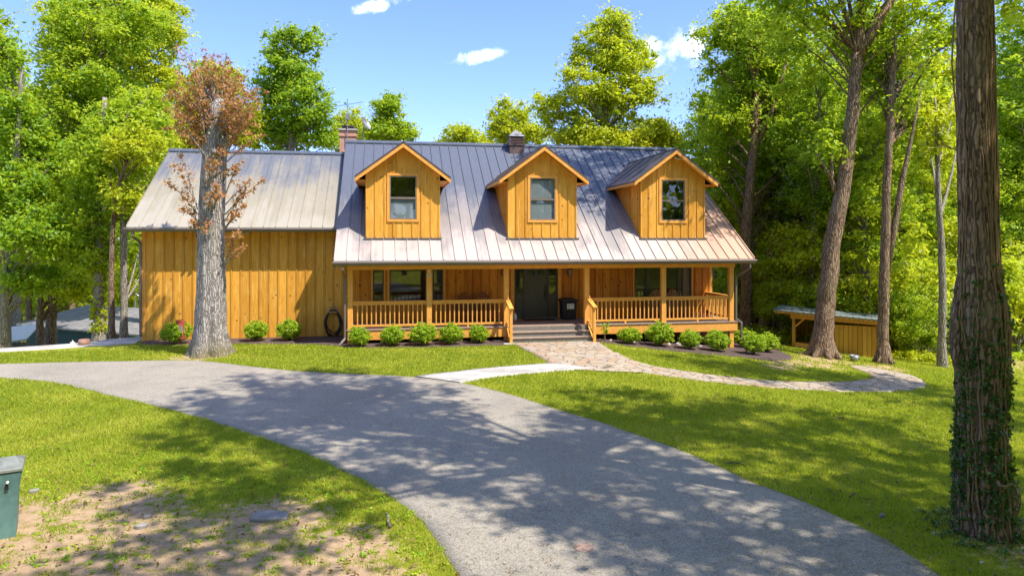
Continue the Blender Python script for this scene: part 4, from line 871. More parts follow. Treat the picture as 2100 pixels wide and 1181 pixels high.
for a, b in zip(pp, pp[1:]):
    for j in range(4): f = j / 4; P.append(T(a[0]*(1-f)+b[0]*f, a[1]*(1-f)+b[1]*f, td)); RD.append((a[2]*(1-f)+b[2]*f) * .81)
mb.tube(P, RD, 48, flute=lambda u, th, z: flute_dead(u, th, z), wob=0.028, rng=rr)
mb.tube([T(440, 312, td - 0.35), T(440, 313, td - 0.5)], [0.12, 0.07], 10)
r = np.random.default_rng(11); cen = []
SUCK = []
def sucker(x0, y0, x1, y1, dt, n=6):
    a = T(x0, y0, td + dt * 0.3); c = T(x1, y1, td + dt); mid = a.lerp(c, 0.55) + Vector((0, 0, 0.12)); pts = bez(a, mid, c, 6); mb.tube(pts, [0.022, 0.019, 0.016, 0.013, 0.01, 0.007, 0.004], 5, cap=False)
    for q in range(n): f = 0.25 + 0.78 * (q + 1) / n; k = min(5, int(f * 6)); cen.append(tuple(pts[k].lerp(pts[k+1], min(1.1, f*6-k)) + Vector((rr.uniform(-.08,.08), rr.uniform(-.1,.1), rr.uniform(-.06,.06)))))
for i in range(92):   # the dry top
    a = rr.uniform(-1.0, 1.0); x1 = 440 + a * 95 + rr.uniform(-10, 10); y1 = rr.uniform(125, 300) if abs(a) > 0.25 else rr.uniform(110, 235)
    if abs(a) > 0.75 and y1 < 165: y1 += 60
    sucker(442 + rr.uniform(-16, 16), rr.uniform(235, 345), x1, y1 + (18 if abs(a) > .3 else -6), rr.uniform(-0.9, 0.9) if abs(a) > .3 else rr.uniform(0.1, 1.0), 7)
for x1, y1 in ((362, 98), (385, 108), (420, 105), (438, 110), (455, 120)): sucker(440, 220, x1, y1, rr.uniform(-.3, .3), 6)
for (x0, y0, x1, y1) in ((405, 440, 345, 372), (405, 430, 372, 318), (408, 470, 385, 400), (404, 420, 358, 340), (405, 455, 372, 430), (402, 480, 392, 452), (462, 420, 515, 372), (462, 440, 535, 374), (462, 400, 492, 330), (460, 470, 500, 420), (462, 470, 490, 440), (455, 380, 478, 340), (460, 455, 505, 395), (462, 545, 498, 510), (462, 540, 485, 480), (462, 500, 490, 480)):
    sucker(x0, y0, x1, y1, rr.uniform(-.7, -.2), 7)
for (x0, y0, x1, y1) in ((430, 400, 428, 330), (440, 430, 446, 380), (445, 360, 440, 330), (436, 455, 420, 470), (440, 420, 455, 400), (425, 440, 432, 400)): sucker(x0, y0, x1, y1, -0.9, 6)
mb.build('trunk', BARKD, dead, smooth=True)
cen = np.array(cen); V, Fq, a, tn = leaves(cen, 0.19 * r.uniform(0.6, 1.3, len(cen)), 22, 0.048, r, up=-0.2, flat=0.9)
npmesh('dry_foliage', V, Fq, LEAFB, dead, {'rnd': a, 'tone': tn})

# big leaning tree and neighbours on the right
def rootflare(c, R0, k, seed):
    def f(mb):
        q = random.Random(seed)
        for i in range(k):
            a = 2 * math.pi * (i + q.uniform(-.2, .2)) / k; d = Vector((math.cos(a), math.sin(a), 0)); p = Vector(c)
            e = p + d * R0 * q.uniform(1.9, 2.6); e.z = float(gz(e.x, e.y)) - 0.05
            mb.tube([p + d * R0 * 0.3 + Vector((0, 0, 0.8)), p + d * R0 * 0.85 + Vector((0, 0, 0.28)), p + d * R0 * 1.4 + Vector((0, 0, 0.08)), e], [R0 * .5, R0 * .42, R0 * .28, R0 * .1], 8)
    return f
tA = 26.9; xa, ya = T(1686, 724, tA)[:2]; za_ = float(gz(xa, ya))
hero('leaning_tree', 'large brown-barked tree leaning right in front of the woodshed with a fork near its top', (1688, 724), tA,
     [(1687, 682, 0.37), (1692, 630, 0.345), (1698, 580, 0.33), (1708, 500, 0.31), (1722, 420, 0.28), (1735, 340, 0.255), (1745, 260, 0.24), (1752, 180, 0.22), (1758, 110, 0.2)],
     [(1760, -40, 190, 130, 0), (1650, 20, 120, 90, -1), (1720, 90, 90, 60, 2), (1870, 30, 120, 90, 0), (1600, 60, 90, 70, 2), (1690, 290, 50, 36, 0), (1640, 180, 90, 60, 2)], 260, 110, 0.13, 0.66, LEAF, BARK, 21, branches=30, brad=0.045, seg=18,
     extra_lobes=[((13.3, 26, 16.2), (3.2, 3, 2.4)), ((17, 24, 17), (4, 4, 3))], extra=rootflare((xa, ya, za_), 0.42, 7, 4),
     fork=[([T(1756, 130, tA), T(1764, 70, tA), T(1765, -40, tA)], [.2, .17, .12]), ([T(1758, 120, tA), T(1790, 60, tA), T(1840, -20, tA)], [.22, .2, .16]), ([T(1713, 395, tA), T(1706, 370, tA), T(1706, 300, tA)], [.1, .08, .02]), ([T(1706, 370, tA), T(1690, 340, tA), T(1672, 310, tA)], [.07, .05, .02])])
tB = 26.6
hero('ivy_covered_tree', 'straight tree with ivy on its bark at the right end of the woodshed', (1812, 740), tB,
     [(1811, 700, 0.20), (1812, 600, 0.19), (1815, 500, 0.17), (1818, 400, 0.155), (1823, 300, 0.13), (1828, 200, 0.12), (1835, 80, 0.08)],
     [(1830, 170, 90, 110, 1), (1885, 210, 60, 50, 4), (1790, 100, 80, 90, 2), (1880, 90, 90, 60, 2), (1860, 250, 60, 40, 5)], 140, 100, 0.12, 0.6, LEAF, BARK, 22, branches=40, seg=14, extra=rootflare(T(1812, 742, tB), 0.22, 5, 3),
     fork=[([T(1816, 565, tB), T(1832, 480, tB), T(1848, 380, tB), T(1872, 270, tB), T(1890, 180, tB)], [.13, .12, .11, .06, .02])])
hero('bare_trunk_tree', 'slim straight tree at the lawn edge between the woodshed and the ivy-clad foreground trunk', (1932, 752), 27.5,
     [(1932, 700, 0.15), (1933, 600, 0.14), (1930, 500, 0.125), (1925, 420, 0.11), (1922, 300, 0.07), (1918, 200, .03)],
     [(1928, 225, 55, 45, 0), (1915, 290, 35, 30, 0), (1920, 240, 60, 60, 3), (1925, 330, 70, 60, 5), (1890, 250, 90, 70, 6), (1950, 170, 100, 80, 4), (1980, 380, 60, 60, 6)], 150, 100, 0.12, 0.6, LEAFY, BARKG, 23, branches=9, seg=12)
hero('forked_tree', 'tall forked tree rising just behind the right gable of the house', (1531, 690), 34.0,
     [(1531, 620, 0.27), (1530, 500, 0.25), (1538, 380, 0.23), (1545, 310, 0.21), (1550, 200, 0.15), (1553, 60, 0.1)],
     [(1490, 90, 70, 80, 0), (1560, 60, 100, 90, 0), (1480, 230, 60, 50, 0), (1540, 190, 90, 60, 1), (1470, 330, 60, 60, 1), (1590, 150, 90, 80, 1), (1520, 420, 70, 70, 2), (1600, 300, 90, 80, 2)], 430, 105, 0.125, 0.6, LEAF, BARK, 24, branches=70, seg=12,
     fork=[([T(1545, 312, 34), T(1565, 270, 34), T(1590, 210, 34), T(1615, 120, 34)], [.15, .13, .1, .05])])
hero('pale_trunk_tree', 'pale smooth trunk right of the porch end, curving slightly right behind the low shrubs', (1568, 695), 36.0,
     [(1570, 640, 0.27), (1580, 540, 0.24), (1590, 450, 0.2), (1605, 380, 0.15), (1620, 300, 0.09)],
     [(1620, 300, 80, 70, 0), (1660, 380, 80, 60, 2), (1590, 380, 60, 50, 1)], 150, 100, 0.125, 0.6, LEAFD, BARKG, 25, branches=30, seg=12)
hero('slim_trunk_tree', 'slim tree trunk showing directly behind the woodshed roof', (1718, 700), 35.0,
     [(1718, 620, 0.2), (1722, 520, 0.17), (1735, 400, 0.13), (1745, 250, 0.08)],
     [(1760, 400, 80, 80, 1), (1700, 330, 90, 70, 2), (1790, 290, 90, 70, 1)], 170, 100, 0.125, 0.6, LEAF, BARKG, 26, branches=30)
# trees on the left
hero('forked_tree', 'dark branching tree at the far left edge of the view', (8, 720), 33.0,
     [(8, 650, .26), (18, 570, .24), (22, 480, .2), (30, 380, .17), (38, 250, .12), (45, 150, .07)],
     [(0, 130, 45, 55, 0), (20, 250, 60, 70, 0), (70, 330, 70, 70, 1), (20, 400, 80, 70, 0), (80, 480, 70, 60, -1), (60, 570, 60, 30, 0)], 330, 100, 0.13, 0.6, LEAFD, BARKG, 31, branches=60,
     fork=[([T(22, 600, 33), T(50, 530, 33), T(95, 470, 33)], [.13, .1, .04]), ([T(24, 470, 33), T(-10, 420, 33), T(-40, 350, 33)], [.1, .08, .03])])
hero('slim_tree', 'slim dark trunk in front of the left half of the green outbuilding', (80, 722), 36.0,
     [(82, 660, .16), (85, 590, .13), (92, 500, .1), (100, 400, .06)], [(110, 520, 80, 60, 0), (60, 440, 60, 60, 1), (140, 590, 60, 36, 0)], 140, 100, 0.125, 0.55, LEAFY, BARK, 32, branches=30)
hero('crooked_tree', 'crooked thick trunk in front of the green outbuilding, bending right higher up', (103, 722), 37.0,
     [(105, 660, .24), (110, 610, .22), (124, 550, .2), (130, 450, .18), (132, 330, .15), (135, 200, .1), (140, 60, .06)],
     [(150, 60, 70, 90, 0), (180, 180, 110, 80, 0), (120, 290, 110, 80, 1), (260, 60, 80, 70, 0), (310, 45, 50, 40, 1), (150, 400, 90, 70, 0), (225, 260, 90, 80, 0)], 560, 105, 0.13, 0.62, LEAF, BARK, 33, branches=80)
def ivy_leaves(center_fn, n, r, size, zlo, zhi):
    th = r.uniform(0, 2 * math.pi, n); z = zlo + (zhi - zlo) * r.random(n) ** 1.2; cs = []
    for i in range(n):
        c, R0 = center_fn(z[i]); cs.append((c[0] + math.cos(th[i]) * R0, c[1] + math.sin(th[i]) * R0, z[i]))
    return np.array(cs), th
t4 = 33.0
ivy_t = hero('ivy_covered_tree', 'pale trunk thickly wrapped in ivy to the left of the house corner', (203, 712), t4,
     [(204, 660, .25), (203, 600, .22), (204, 500, .2), (210, 380, .16), (215, 200, .1)], [(200, 420, 60, 70, 0), (235, 330, 90, 80, 0), (180, 520, 50, 50, 0)], 230, 100, 0.12, 0.55, LEAF, BARKG, 34, branches=30)
r = np.random.default_rng(5); c0 = T(203, 600, t4)
cs, th = ivy_leaves(lambda z: ((c0.x, c0.y), 0.30), 260, r, .1, -0.6, 5.0); V, Fq, a, tn = leaves(cs, np.full(260, 0.16), 14, 0.07, r, up=0.2)
npmesh('ivy', V, Fq, LEAFY, ivy_t, {'rnd': a, 'tone': tn})
hero('thin_tree', 'thin reddish trunk, the nearer of the two bare trunks just left of the house corner', (229, 706), 31.0,
     [(229, 650, .13), (228, 580, .115), (231, 480, .1), (238, 400, .09), (262, 320, .06)], [(270, 300, 60, 50, 0), (250, 400, 40, 35, 0)], 70, 90, 0.115, 0.5, LEAFY, BARK, 35, branches=20)
hero('thin_tree', 'thin pale-barked trunk with small leafy shoots right beside the left corner of the house', (254, 704), 33.0,
     [(254, 650, .16), (254, 560, .15), (253, 470, .13), (251, 380, .11), (255, 250, .07)], [(275, 250, 80, 70, 1), (262, 420, 35, 35, 0), (285, 520, 25, 60, 2), (262, 655, 12, 14, -.3)], 130, 90, 0.115, 0.5, LEAF, BARKG, 36, branches=24)
# crowns behind the house
hero('broad_tree', 'tall open-crowned tree behind the wing roof, right of the dead tree', (600, 600), 48.0,
     [(600, 500, .3), (600, 350, .25), (595, 230, .18), (590, 120, .1)], [(575, 105, 45, 40, 0), (625, 85, 40, 36, 0), (600, 145, 60, 34, 0), (560, 190, 48, 50, 1), (625, 200, 58, 55, -1), (645, 265, 48, 44, 0), (575, 270, 70, 50, 1)], 360, 95, 0.15, 0.66, LEAFD, BARKG, 41, branches=60)
hero('small_tree', 'leafy tree top directly behind the satellite dish and chimney', (720, 600), 52.0, [(720, 450, .2), (718, 330, .15), (718, 250, .08)], [(718, 250, 36, 34, 0), (740, 285, 55, 25, 0), (700, 285, 40, 30, 1)], 100, 90, 0.15, 0.65, LEAFY, BARKG, 42, branches=20)
hero('small_tree', 'leafy tree top above the left dormer, reaching left of the open sky', (805, 600), 50.0, [(805, 450, .2), (803, 330, .15), (800, 230, .08)], [(800, 225, 34, 36, 0), (790, 270, 45, 28, 0), (832, 275, 26, 22, 0)], 120, 90, 0.145, 0.6, LEAF, BARKG, 43, branches=25)
hero('small_tree', 'low rounded tree top peeking over the ridge left of the cupola', (950, 600), 56.0, [(950, 450, .2), (950, 330, .15), (950, 280, .08)], [(950, 285, 45, 32, 0), (985, 298, 30, 14, 0), (915, 300, 25, 14, 0)], 90, 90, 0.15, 0.65, LEAFY, BARKG, 44, branches=20)
hero('small_tree', 'open leafy tree top rising right behind the cupola', (1050, 600), 50.0, [(1050, 450, .2), (1050, 330, .15), (1048, 240, .08)], [(1048, 240, 46, 34, 0), (1060, 280, 60, 28, 0), (1020, 265, 26, 20, 0)], 120, 85, 0.145, 0.6, LEAFY, BARKG, 45, branches=25)
hero('broad_tree', 'biggest leafy tree behind the main roof, between the middle and right dormers', (1250, 600), 44.0,
     [(1245, 480, .32), (1243, 350, .28), (1240, 230, .2), (1238, 120, .12), (1240, 50, .06)],
     [(1250, 50, 46, 36, 0), (1225, 110, 60, 45, 0), (1275, 120, 62, 50, 0), (1320, 115, 34, 30, 1), (1190, 180, 60, 40, -1), (1260, 200, 70, 50, 0), (1330, 190, 45, 35, 0), (1130, 220, 46, 34, 0), (1180, 265, 70, 38, 0), (1320, 260, 60, 36, 1), (1250, 285, 90, 30, 0)], 520, 88, 0.14, 0.62, LEAFY, BARKG, 46, branches=90)
hero('small_tree', 'bushy yellow-green tree top behind the right dormer', (1360, 600), 46.0, [(1360, 450, .2), (1360, 330, .12), (1360, 290, .08)], [(1350, 285, 50, 28, 0), (1385, 300, 30, 26, 0)], 100, 90, 0.14, 0.6, LEAFY, BARKG, 47, branches=20)
hero('broad_tree', 'very tall tree left of the dead tree, its crown passing the top edge', (300, 640), 44.0,
     [(300, 500, .34), (290, 350, .3), (270, 220, .24), (255, 80, .16), (250, -40, .1)],
     [(240, -20, 110, 70, 0), (330, 40, 50, 45, 0), (360, 75, 35, 30, 1), (200, 60, 90, 60, 0), (270, 120, 90, 60, 0), (320, 190, 60, 60, 0), (230, 230, 110, 60, 0), (340, 270, 50, 50, 0), (150, 130, 70, 60, 1), (120, 30, 40, 30, 0), (270, 330, 80, 60, 0)], 700, 95, 0.15, 0.68, LEAFY, BARKG, 48, branches=90)
hero('broad_tree', 'bright green tree directly behind the dry crown of the dead tree', (430, 620), 47.0,
     [(430, 500, .3), (430, 350, .25), (430, 220, .15), (430, 150, .08)], [(400, 170, 50, 50, 0), (455, 170, 50, 45, 0), (370, 250, 60, 60, 0), (440, 260, 80, 60, 0), (500, 250, 40, 60, 0)], 340, 90, 0.15, 0.68, LEAFY, BARKG, 49, branches=50)
hero('broad_tree', 'tree with a rounded crown cut by the left border of the view', (30, 660), 52.0,
     [(30, 500, .3), (30, 350, .25), (20, 200, .15), (10, 120, .08)], [(5, 120, 45, 50, 0), (35, 190, 55, 50, 0), (90, 230, 60, 50, 0), (20, 290, 60, 60, 0), (110, 330, 80, 60, 0)], 330, 90, 0.16, 0.7, LEAF, BARKG, 50, branches=50)
# the vine-wrapped foreground trunk
tI = 9.1
bx, by = T(2015, 1105, tI)[:2]; bz = float(gz(bx, by))
ivt = thing('foreground_tree', 'massive vine-wrapped foreground trunk with ivy on its lower half at the right', 'tree', (bx, by, bz))
pp = [(2030, 1140, .60), (2020, 1100, .46), (2014, 1060, .425), (2012, 1000, .40), (2010, 940, .375), (2010, 880, .355), (2012, 820, .355), (2012, 760, .37), (2010, 700, .39), (2008, 650, .395), (2008, 600, .33), (2008, 560, .29), (2007, 500, .275), (2005, 400, .27), (2003, 300, .265), (2001, 200, .26), (2000, 100, .255), (1999, 0, .25), (1998, -200, .24), (1996, -500, .22), (1990, -900, .17), (1985, -1300, .12)]
P, RD = [], []
for a, b in zip(pp, pp[1:]):
    for j in range(5): f = j / 5; P.append(T(a[0]*(1-f)+b[0]*f, a[1]*(1-f)+b[1]*f, tI)); RD.append((a[2]*(1-f)+b[2]*f) * .80)
rr = random.Random(9); mb = MB()
mb.tube(P, RD, 72, flute=lambda u, th, z: 1 + 0.035 * math.sin(th * 13 + math.sin(z * 1.3) * 1.2) + 0.028 * math.sin(th * 23 + z * 0.9 + 1) + math.exp(-max(0, z + 0.1) * 2.2) * 0.14 * math.sin(th * 5 + 1), wob=0.03, rng=rr)
zs_ = np.array([p.z for p in P]); xs_ = np.array([p.x for p in P]); ys_ = np.array([p.y for p in P]); rs_ = np.array(RD)
def surf(z, th, k=1.0): return Vector((np.interp(z, zs_, xs_) + math.cos(th) * np.interp(z, zs_, rs_) * k, np.interp(z, zs_, ys_) + math.sin(th) * np.interp(z, zs_, rs_) * k, z))
# burls: right side low and both sides at mid height
cr = Vector((C_, -S_, 0))
def burl(px, py, rad, h, dt=0.0):
    c = T(px, py, tI + dt); mb.lathe(c - Vector((0, 0, h)), [(0.02, 0), (rad * .75, h * .35), (rad, h * .9), (rad * .9, h * 1.4), (rad * .5, h * 1.85), (0.02, h * 2.1)], 16)
burl(2058, 1020, .19, .36, -.05); burl(2052, 700, .10, .40, 0); burl(1962, 690, .09, .42, -.02)
# limbs above the frame
lob = [((6.0, 8.5, 15.0), (3.4, 3.4, 2.6)), ((9.8, 5.5, 14), (3.2, 3.2, 2.8)), ((7.5, 9.0, 18.5), (3.6, 3.6, 2.4)), ((4.2, 5.0, 13), (2.2, 2.4, 1.5)), ((11.5, 9.5, 12.5), (2.2, 2.2, 1.8))]
r = np.random.default_rng(77); cenf = lobes_sample(lob, 400, r)
for i in r.choice(400, 55, replace=False):
    c = Vector(cenf[i]); s = P[int(np.argmin(abs(zs_ - max(8.5, c.z - 4 - rr.uniform(0, 2)))))]; m_ = s.lerp(c, .5) + Vector((0, 0, .6)); mb.tube(bez(s, m_, c), [.09, .075, .06, .045, .03, .015], 6, cap=False)
mb.build('trunk', BARKI, ivt, smooth=True)
V, Fq, a, tn = leaves(cenf, 0.75 * r.uniform(.6, 1.3, 400), 78, 0.12, r); npmesh('crown', V, Fq, LEAF, ivt, {'rnd': a, 'tone': tn})
mb = MB(); front = math.atan2(-C_, -S_)   # angle on the trunk that faces the photographer
for k in range(17):
    th = front + rr.uniform(-1.35, 1.35); z = rr.uniform(-0.1, 1.0) if k < 9 else rr.uniform(1.5, 4.5); pts = []; top = rr.uniform(4.5, 9.5) ; drift = rr.uniform(-.12, .12)
    while z < top: pts.append(surf(z, th, 1.045)); z += 0.14; th += rr.uniform(-.09, .09) + drift * .25
    R1 = rr.uniform(.007, .017); mb.tube(pts, [R1 * (1 - .6 * i / len(pts)) for i in range(len(pts))], 6)
for k in range(90):
    z = rr.uniform(1.6, 7.5); th = front + rr.uniform(-1.6, 1.6); pts = []
    sgn = rr.choice((-1, 1))
    for i in range(6): pts.append(surf(z, th, 1.05 + .01 * i)); th += sgn * rr.uniform(.04, .12); z += rr.uniform(-.03, .05)
    mb.tube(pts, [.006, .005, .0045, .004, .003, .002], 4, cap=False)
mb.tube([T(1890, 320, 8.9), T(1912, 305, 8.9), T(1935, 300, 8.9), T(1962, 308, 8.9)], [.004, .006, .008, .01], 5); mb.tube([T(1880, 230, 8.9), T(1925, 290, 8.9), T(1950, 303, 8.9)], [.002, .004, .007], 5)
mb.tube([T(1962, -20, 9.0), T(1955, 60, 8.95), T(1952, 130, 8.9), T(1957, 190, 8.95), T(1962, 240, 9.0)], [.01, .011, .011, .011, .01], 6)
mb.tube([T(2045, 985, 8.75), T(2050, 995, 8.62), T(2062, 997, 8.6), T(2078, 990, 8.6)], [.02, .018, .014, .01], 6)
mb.build('vine', VINE, ivt, smooth=True)
n1 = 1700; z = -0.15 + 3.7 * r.random(n1) ** 1.1; th = front + r.uniform(-1.9, 1.9, n1)
keep = r.random(n1) < np.clip(1.0 - (z - 1.3) * 0.42, .03, 1) * np.clip(.75 + .9 * np.sin(th * 3.1 + z * 1.7) * np.cos(z * 2.9 - th * 2), .08, 1); z, th = z[keep], th[keep]
cs = np.array([tuple(surf(a_, b_, 1.05)) for a_, b_ in zip(z, th)])
V, Fq, a, tn = leaves(cs, np.full(len(cs), 0.075), 9, 0.026, r, up=0.2, shape=0.75); npmesh('ivy', V, Fq, IVY, ivt, {'rnd': a, 'tone': tn * .6})
nb = 90; thb = r.uniform(0, 2 * math.pi, nb); rb = r.uniform(.42, .75, nb); cs = np.stack([bx + np.cos(thb) * rb, by + np.sin(thb) * rb, np.full(nb, bz + .05)], -1)
V, Fq, a, tn = leaves(cs, np.full(nb, .09), 10, .026, r, up=.7, shape=.75); o = npmesh('ground_ivy', V, Fq, IVY, None, {'rnd': a, 'tone': tn}); tag(o, kind='stuff')

# generic trees: prototypes are placed themselves, then copied
talls = [generic('forest_tree', 'x', 'tree', 'tall', s, 'x') for s in (101, 102, 103, 104, 105)]
airy = [generic('shade_tree', 'x', 'tree', 'airy', s, 'x') for s in (301, 302, 303)]
lows = [generic('understory_tree', 'x', 'tree', 'low', s, 'x') for s in (201, 202, 203, 204)]
used = set()
def put(protos, i, loc, rot, sc, label, group):
    p = protos[i % len(protos)]
    if p.name not in used:
        used.add(p.name); p.location = loc; p.rotation_euler = (0, 0, rot); p.scale = sc if hasattr(sc, '__len__') else (sc,) * 3; p['label'] = label; p['group'] = group; return p
    return place(p, loc, rot, sc, label, group)
rr = random.Random(41)
WHERE = [(1500, 'just right of the right dormer'), (1560, 'behind the right end of the main roof'), (1625, 'between the house and the woodshed'), (1690, 'left of the leaning tree, above the woodshed'), (1750, 'right of the leaning trunk'), (1800, 'behind the right half of the woodshed'), (1860, 'just right of the straight ivy-covered tree'), (1925, 'left of the slim bare-trunked tree'), (1985, 'between the slim bare trunk and the foreground trunk'), (2060, 'directly behind the foreground trunk'), (9999, 'right of the foreground trunk')]
WHEREL = [(0, 'at the left border'), (60, 'above the low white-roofed shed'), (130, 'above the left end of the green outbuilding'), (200, 'over the middle of the green outbuilding'), (260, 'over the right end of the green outbuilding'), (9999, 'behind the wing of the house')]
def lab(head, px, t, tab, cuts):
    return head % ('front' if t < cuts[0] else 'middle' if t < cuts[1] else 'rear') + ' ' + next(w for lim, w in tab if px <= lim)
LR = 'tall leafy forest tree standing in the woods to the right of the house'; GR = 'trees of the woods right of the house'
i = 0
for px, t in ((1480, 46), (1520, 42), (1560, 50), (1600, 42), (1640, 47), (1710, 44), (1750, 50), (1800, 44), (1880, 46), (1960, 46), (2040, 46), (2090, 50), (2110, 40), (2120, 46), (1440, 52), (1500, 58), (1620, 60), (1740, 62), (1860, 60), (1980, 60), (2090, 60), (2160, 54)):
    i += 1; x, y, z = column(px + rr.uniform(-12, 12), t + rr.uniform(-1, 1)); s = rr.uniform(.85, 1.12)
    if px < 1500: s = min(s, (490 - 270) / FPX * t / 20 + .23)
    put(talls, i, (x, y, z), rr.uniform(0, 6.28), (s, s, s * rr.uniform(.95, 1.1)), lab('tall %s-row forest tree', px, t, WHERE, (42, 52)), GR)
GMID = 'half-grown trees at the front of the right-hand woods'
for px, t in ((1462, 40), (1500, 38.5), (1555, 39), (1590, 37), (1640, 36), (1662, 33), (1700, 37), (1735, 33.5), (1770, 31.5), (1790, 36), (1868, 38), (1925, 39), (1985, 40), (2060, 40), (2110, 40)):
    i += 1; x, y, z = column(px, t); s = rr.uniform(.5, .72); put(talls, i, (x, y, z), rr.uniform(0, 6.28), (s * 1.15, s * 1.15, s), lab('half-grown %s-row tree', px, t, WHERE, (33, 37)), GMID)
LU = 'bright young leafy tree in the understory behind the shed and right lawn'; GU = 'understory trees in the woods on the right'
for px, t in ((1598, 33), (1640, 33), (1668, 31.5), (1712, 32.5), (1738, 34), (1778, 32.5), (1800, 34), (1838, 30), (1862, 31.5), (1905, 29.5), (1895, 33), (1960, 30), (1945, 33.5)):
    i += 1; x, y, z = column(px, t); put(lows, 0 if i % 2 else 2, (x, y, z), rr.uniform(0, 6.28), rr.uniform(.42, .62), lab('small leafy %s-row sapling', px, t, WHERE, (31, 33)), GU)
for px, t in ((1480, 40), (1505, 37), (1545, 40), (1590, 38), (1615, 35), (1640, 40), (1665, 34), (1700, 39), (1745, 36), (1770, 40), (1790, 31), (1840, 34), (1850, 39), (1880, 34), (1905, 37), (1950, 38), (1975, 35), (2010, 40), (2060, 38), (2090, 36), (2120, 39), (1580, 46), (1650, 48), (1730, 46), (1810, 47), (1890, 48), (1960, 50), (2050, 48), (1830, 54), (1930, 56), (2010, 55)):
    i += 1; x, y, z = column(px + rr.uniform(-8, 8), t); put(lows, i, (x, y, z), rr.uniform(0, 6.28), rr.uniform(.7, 1.2), lab('low bushy %s-row tree', px, t, WHERE, (36, 44)), GU)
LL = 'leafy forest tree among the woods beyond the green outbuilding on the left'; GL = 'trees of the woods on the left'
for px, t in ((-60, 44), (-20, 60), (60, 62), (150, 58), (190, 66), (330, 60), (380, 66), (-100, 38), (110, 75), (260, 70), (0, 80)):
    i += 1; x, y, z = column(px, t); s = rr.uniform(.8, 1.0) if px > 300 else rr.uniform(.9, 1.1); put(talls, i, (x, y, z), rr.uniform(0, 6.28), s, lab('tall %s-row tree', px, t, WHEREL, (50, 62)), GL)
LM = 'low bushy tree beside or beyond the green outbuilding on the left'; GM = 'low trees around the outbuilding'
for px, t in ((-10, 66), (45, 72), (165, 62), (185, 64), (225, 60), (262, 62), (300, 62), (130, 66), (90, 76), (70, 70), (205, 70)):
    i += 1; x, y, z = column(px, t); put(lows, i, (x, y, z), rr.uniform(0, 6.28), rr.uniform(.75, 1.15), lab('low bushy %s-row tree', px, t, WHEREL, (61, 68)), GM)
LS = 'tall shade tree standing beside or behind the viewpoint, out of the picture'; GS = 'shade trees around the viewpoint'
SHADE = [(11.2, 2.2, 1.0), (19.5, 13.0, 1.0), (14.5, 5.0, 1.05), (10.5, -1.5, 1.0), (4.5, -4.2, 1.0), (-1.5, -3.6, .95), (21.5, 6.5, 1.0), (14.5, -3.5, 1.0), (8.0, -8.0, 1.05), (4.2, 1.6, 0.8),  (-16, -12, 1.1), (-30, -2, 1.1), (2, -20, 1.1), (22, -14, 1.1), (-8, -24, 1.1)]
for x, y, s in SHADE:
    i += 1; put(airy, i, (x, y, float(gz(x, y))), rr.uniform(0, 6.28), s, LS, GS)
from collections import defaultdict
seen = defaultdict(list)
for o in COL.objects:
    if o.parent is None and 'category' in o and o['category'] == 'tree' and o.get('group') in (GR, GMID, GU, GL, GM): seen[o['label']].append(o)
for l_, os_ in seen.items():
    os_.sort(key=lambda o: depth_of(o.location.x, o.location.y))
    names = {2: ('nearer of two', 'farther of two'), 3: ('nearest of three', 'middle of three', 'farthest of three')}.get(len(os_))
    if names:
        for o, k in zip(os_, names): o['label'] = l_ + ', ' + k
# ------------------------------------------------------------------ far woodland and forest floor growth
r = np.random.default_rng(3)
def belt(name, azs, ts, hs, n, per, size, crad, mat, fn=None):
    px = r.uniform(azs[0], azs[1], n); t = r.uniform(ts[0], ts[1], n); u = (px - CX) / FPX
    X = (S_ + u * C_) * t; Y = (C_ - u * S_) * t; g = gz(X, Y); hh = np.interp(px, *hs) if hasattr(hs[0], '__len__') else np.full(n, hs[1])
    Z = g + hh * (t / ts[1]) * r.random(n) ** 0.8
    V, Fq, a, tn = leaves(np.stack([X, Y, Z], -1), crad * r.uniform(.6, 1.4, n), per, size, r, tone=r.random(n)); o = npmesh(name, V, Fq, mat, None, {'rnd': a, 'tone': tn}); o['kind'] = 'stuff'; return o
belt('far_woodland', (1400, 2350), (56, 76), ([1400, 1480, 1560, 2350], [10, 13, 21, 25]), 2000, 60, 0.27, 1.7, LEAF)
belt('far_woodland', (-350, 420), (88, 108), ([-350, 60, 420], [24, 20, 20]), 1100, 60, 0.42, 2.2, LEAFY)
belt('forest_floor_plants', (1480, 2300), (30, 62), (0, .8), 1500, 40, 0.10, 0.45, LEAF)
n_ = 2200; az_ = r.uniform(0, 2 * math.pi, n_); m_ = (np.cos(az_) < -0.2); az_ = az_[m_]; q_ = r.uniform(38, 60, len(az_)); cen_ = np.stack([np.sin(az_) * q_, np.cos(az_) * q_, r.uniform(-1, 25, len(az_))], -1)
V, Fq, a, tn = leaves(cen_, np.full(len(cen_), 2.6), 45, 0.95, r); o = npmesh('woodland_behind', V, Fq, LEAF, None, {'rnd': a, 'tone': tn}); o['kind'] = 'stuff'
o = belt('forest_floor_plants', (1830, 1960), (28.5, 31), (0, .35), 170, 40, 0.06, 0.22, LEAFY)

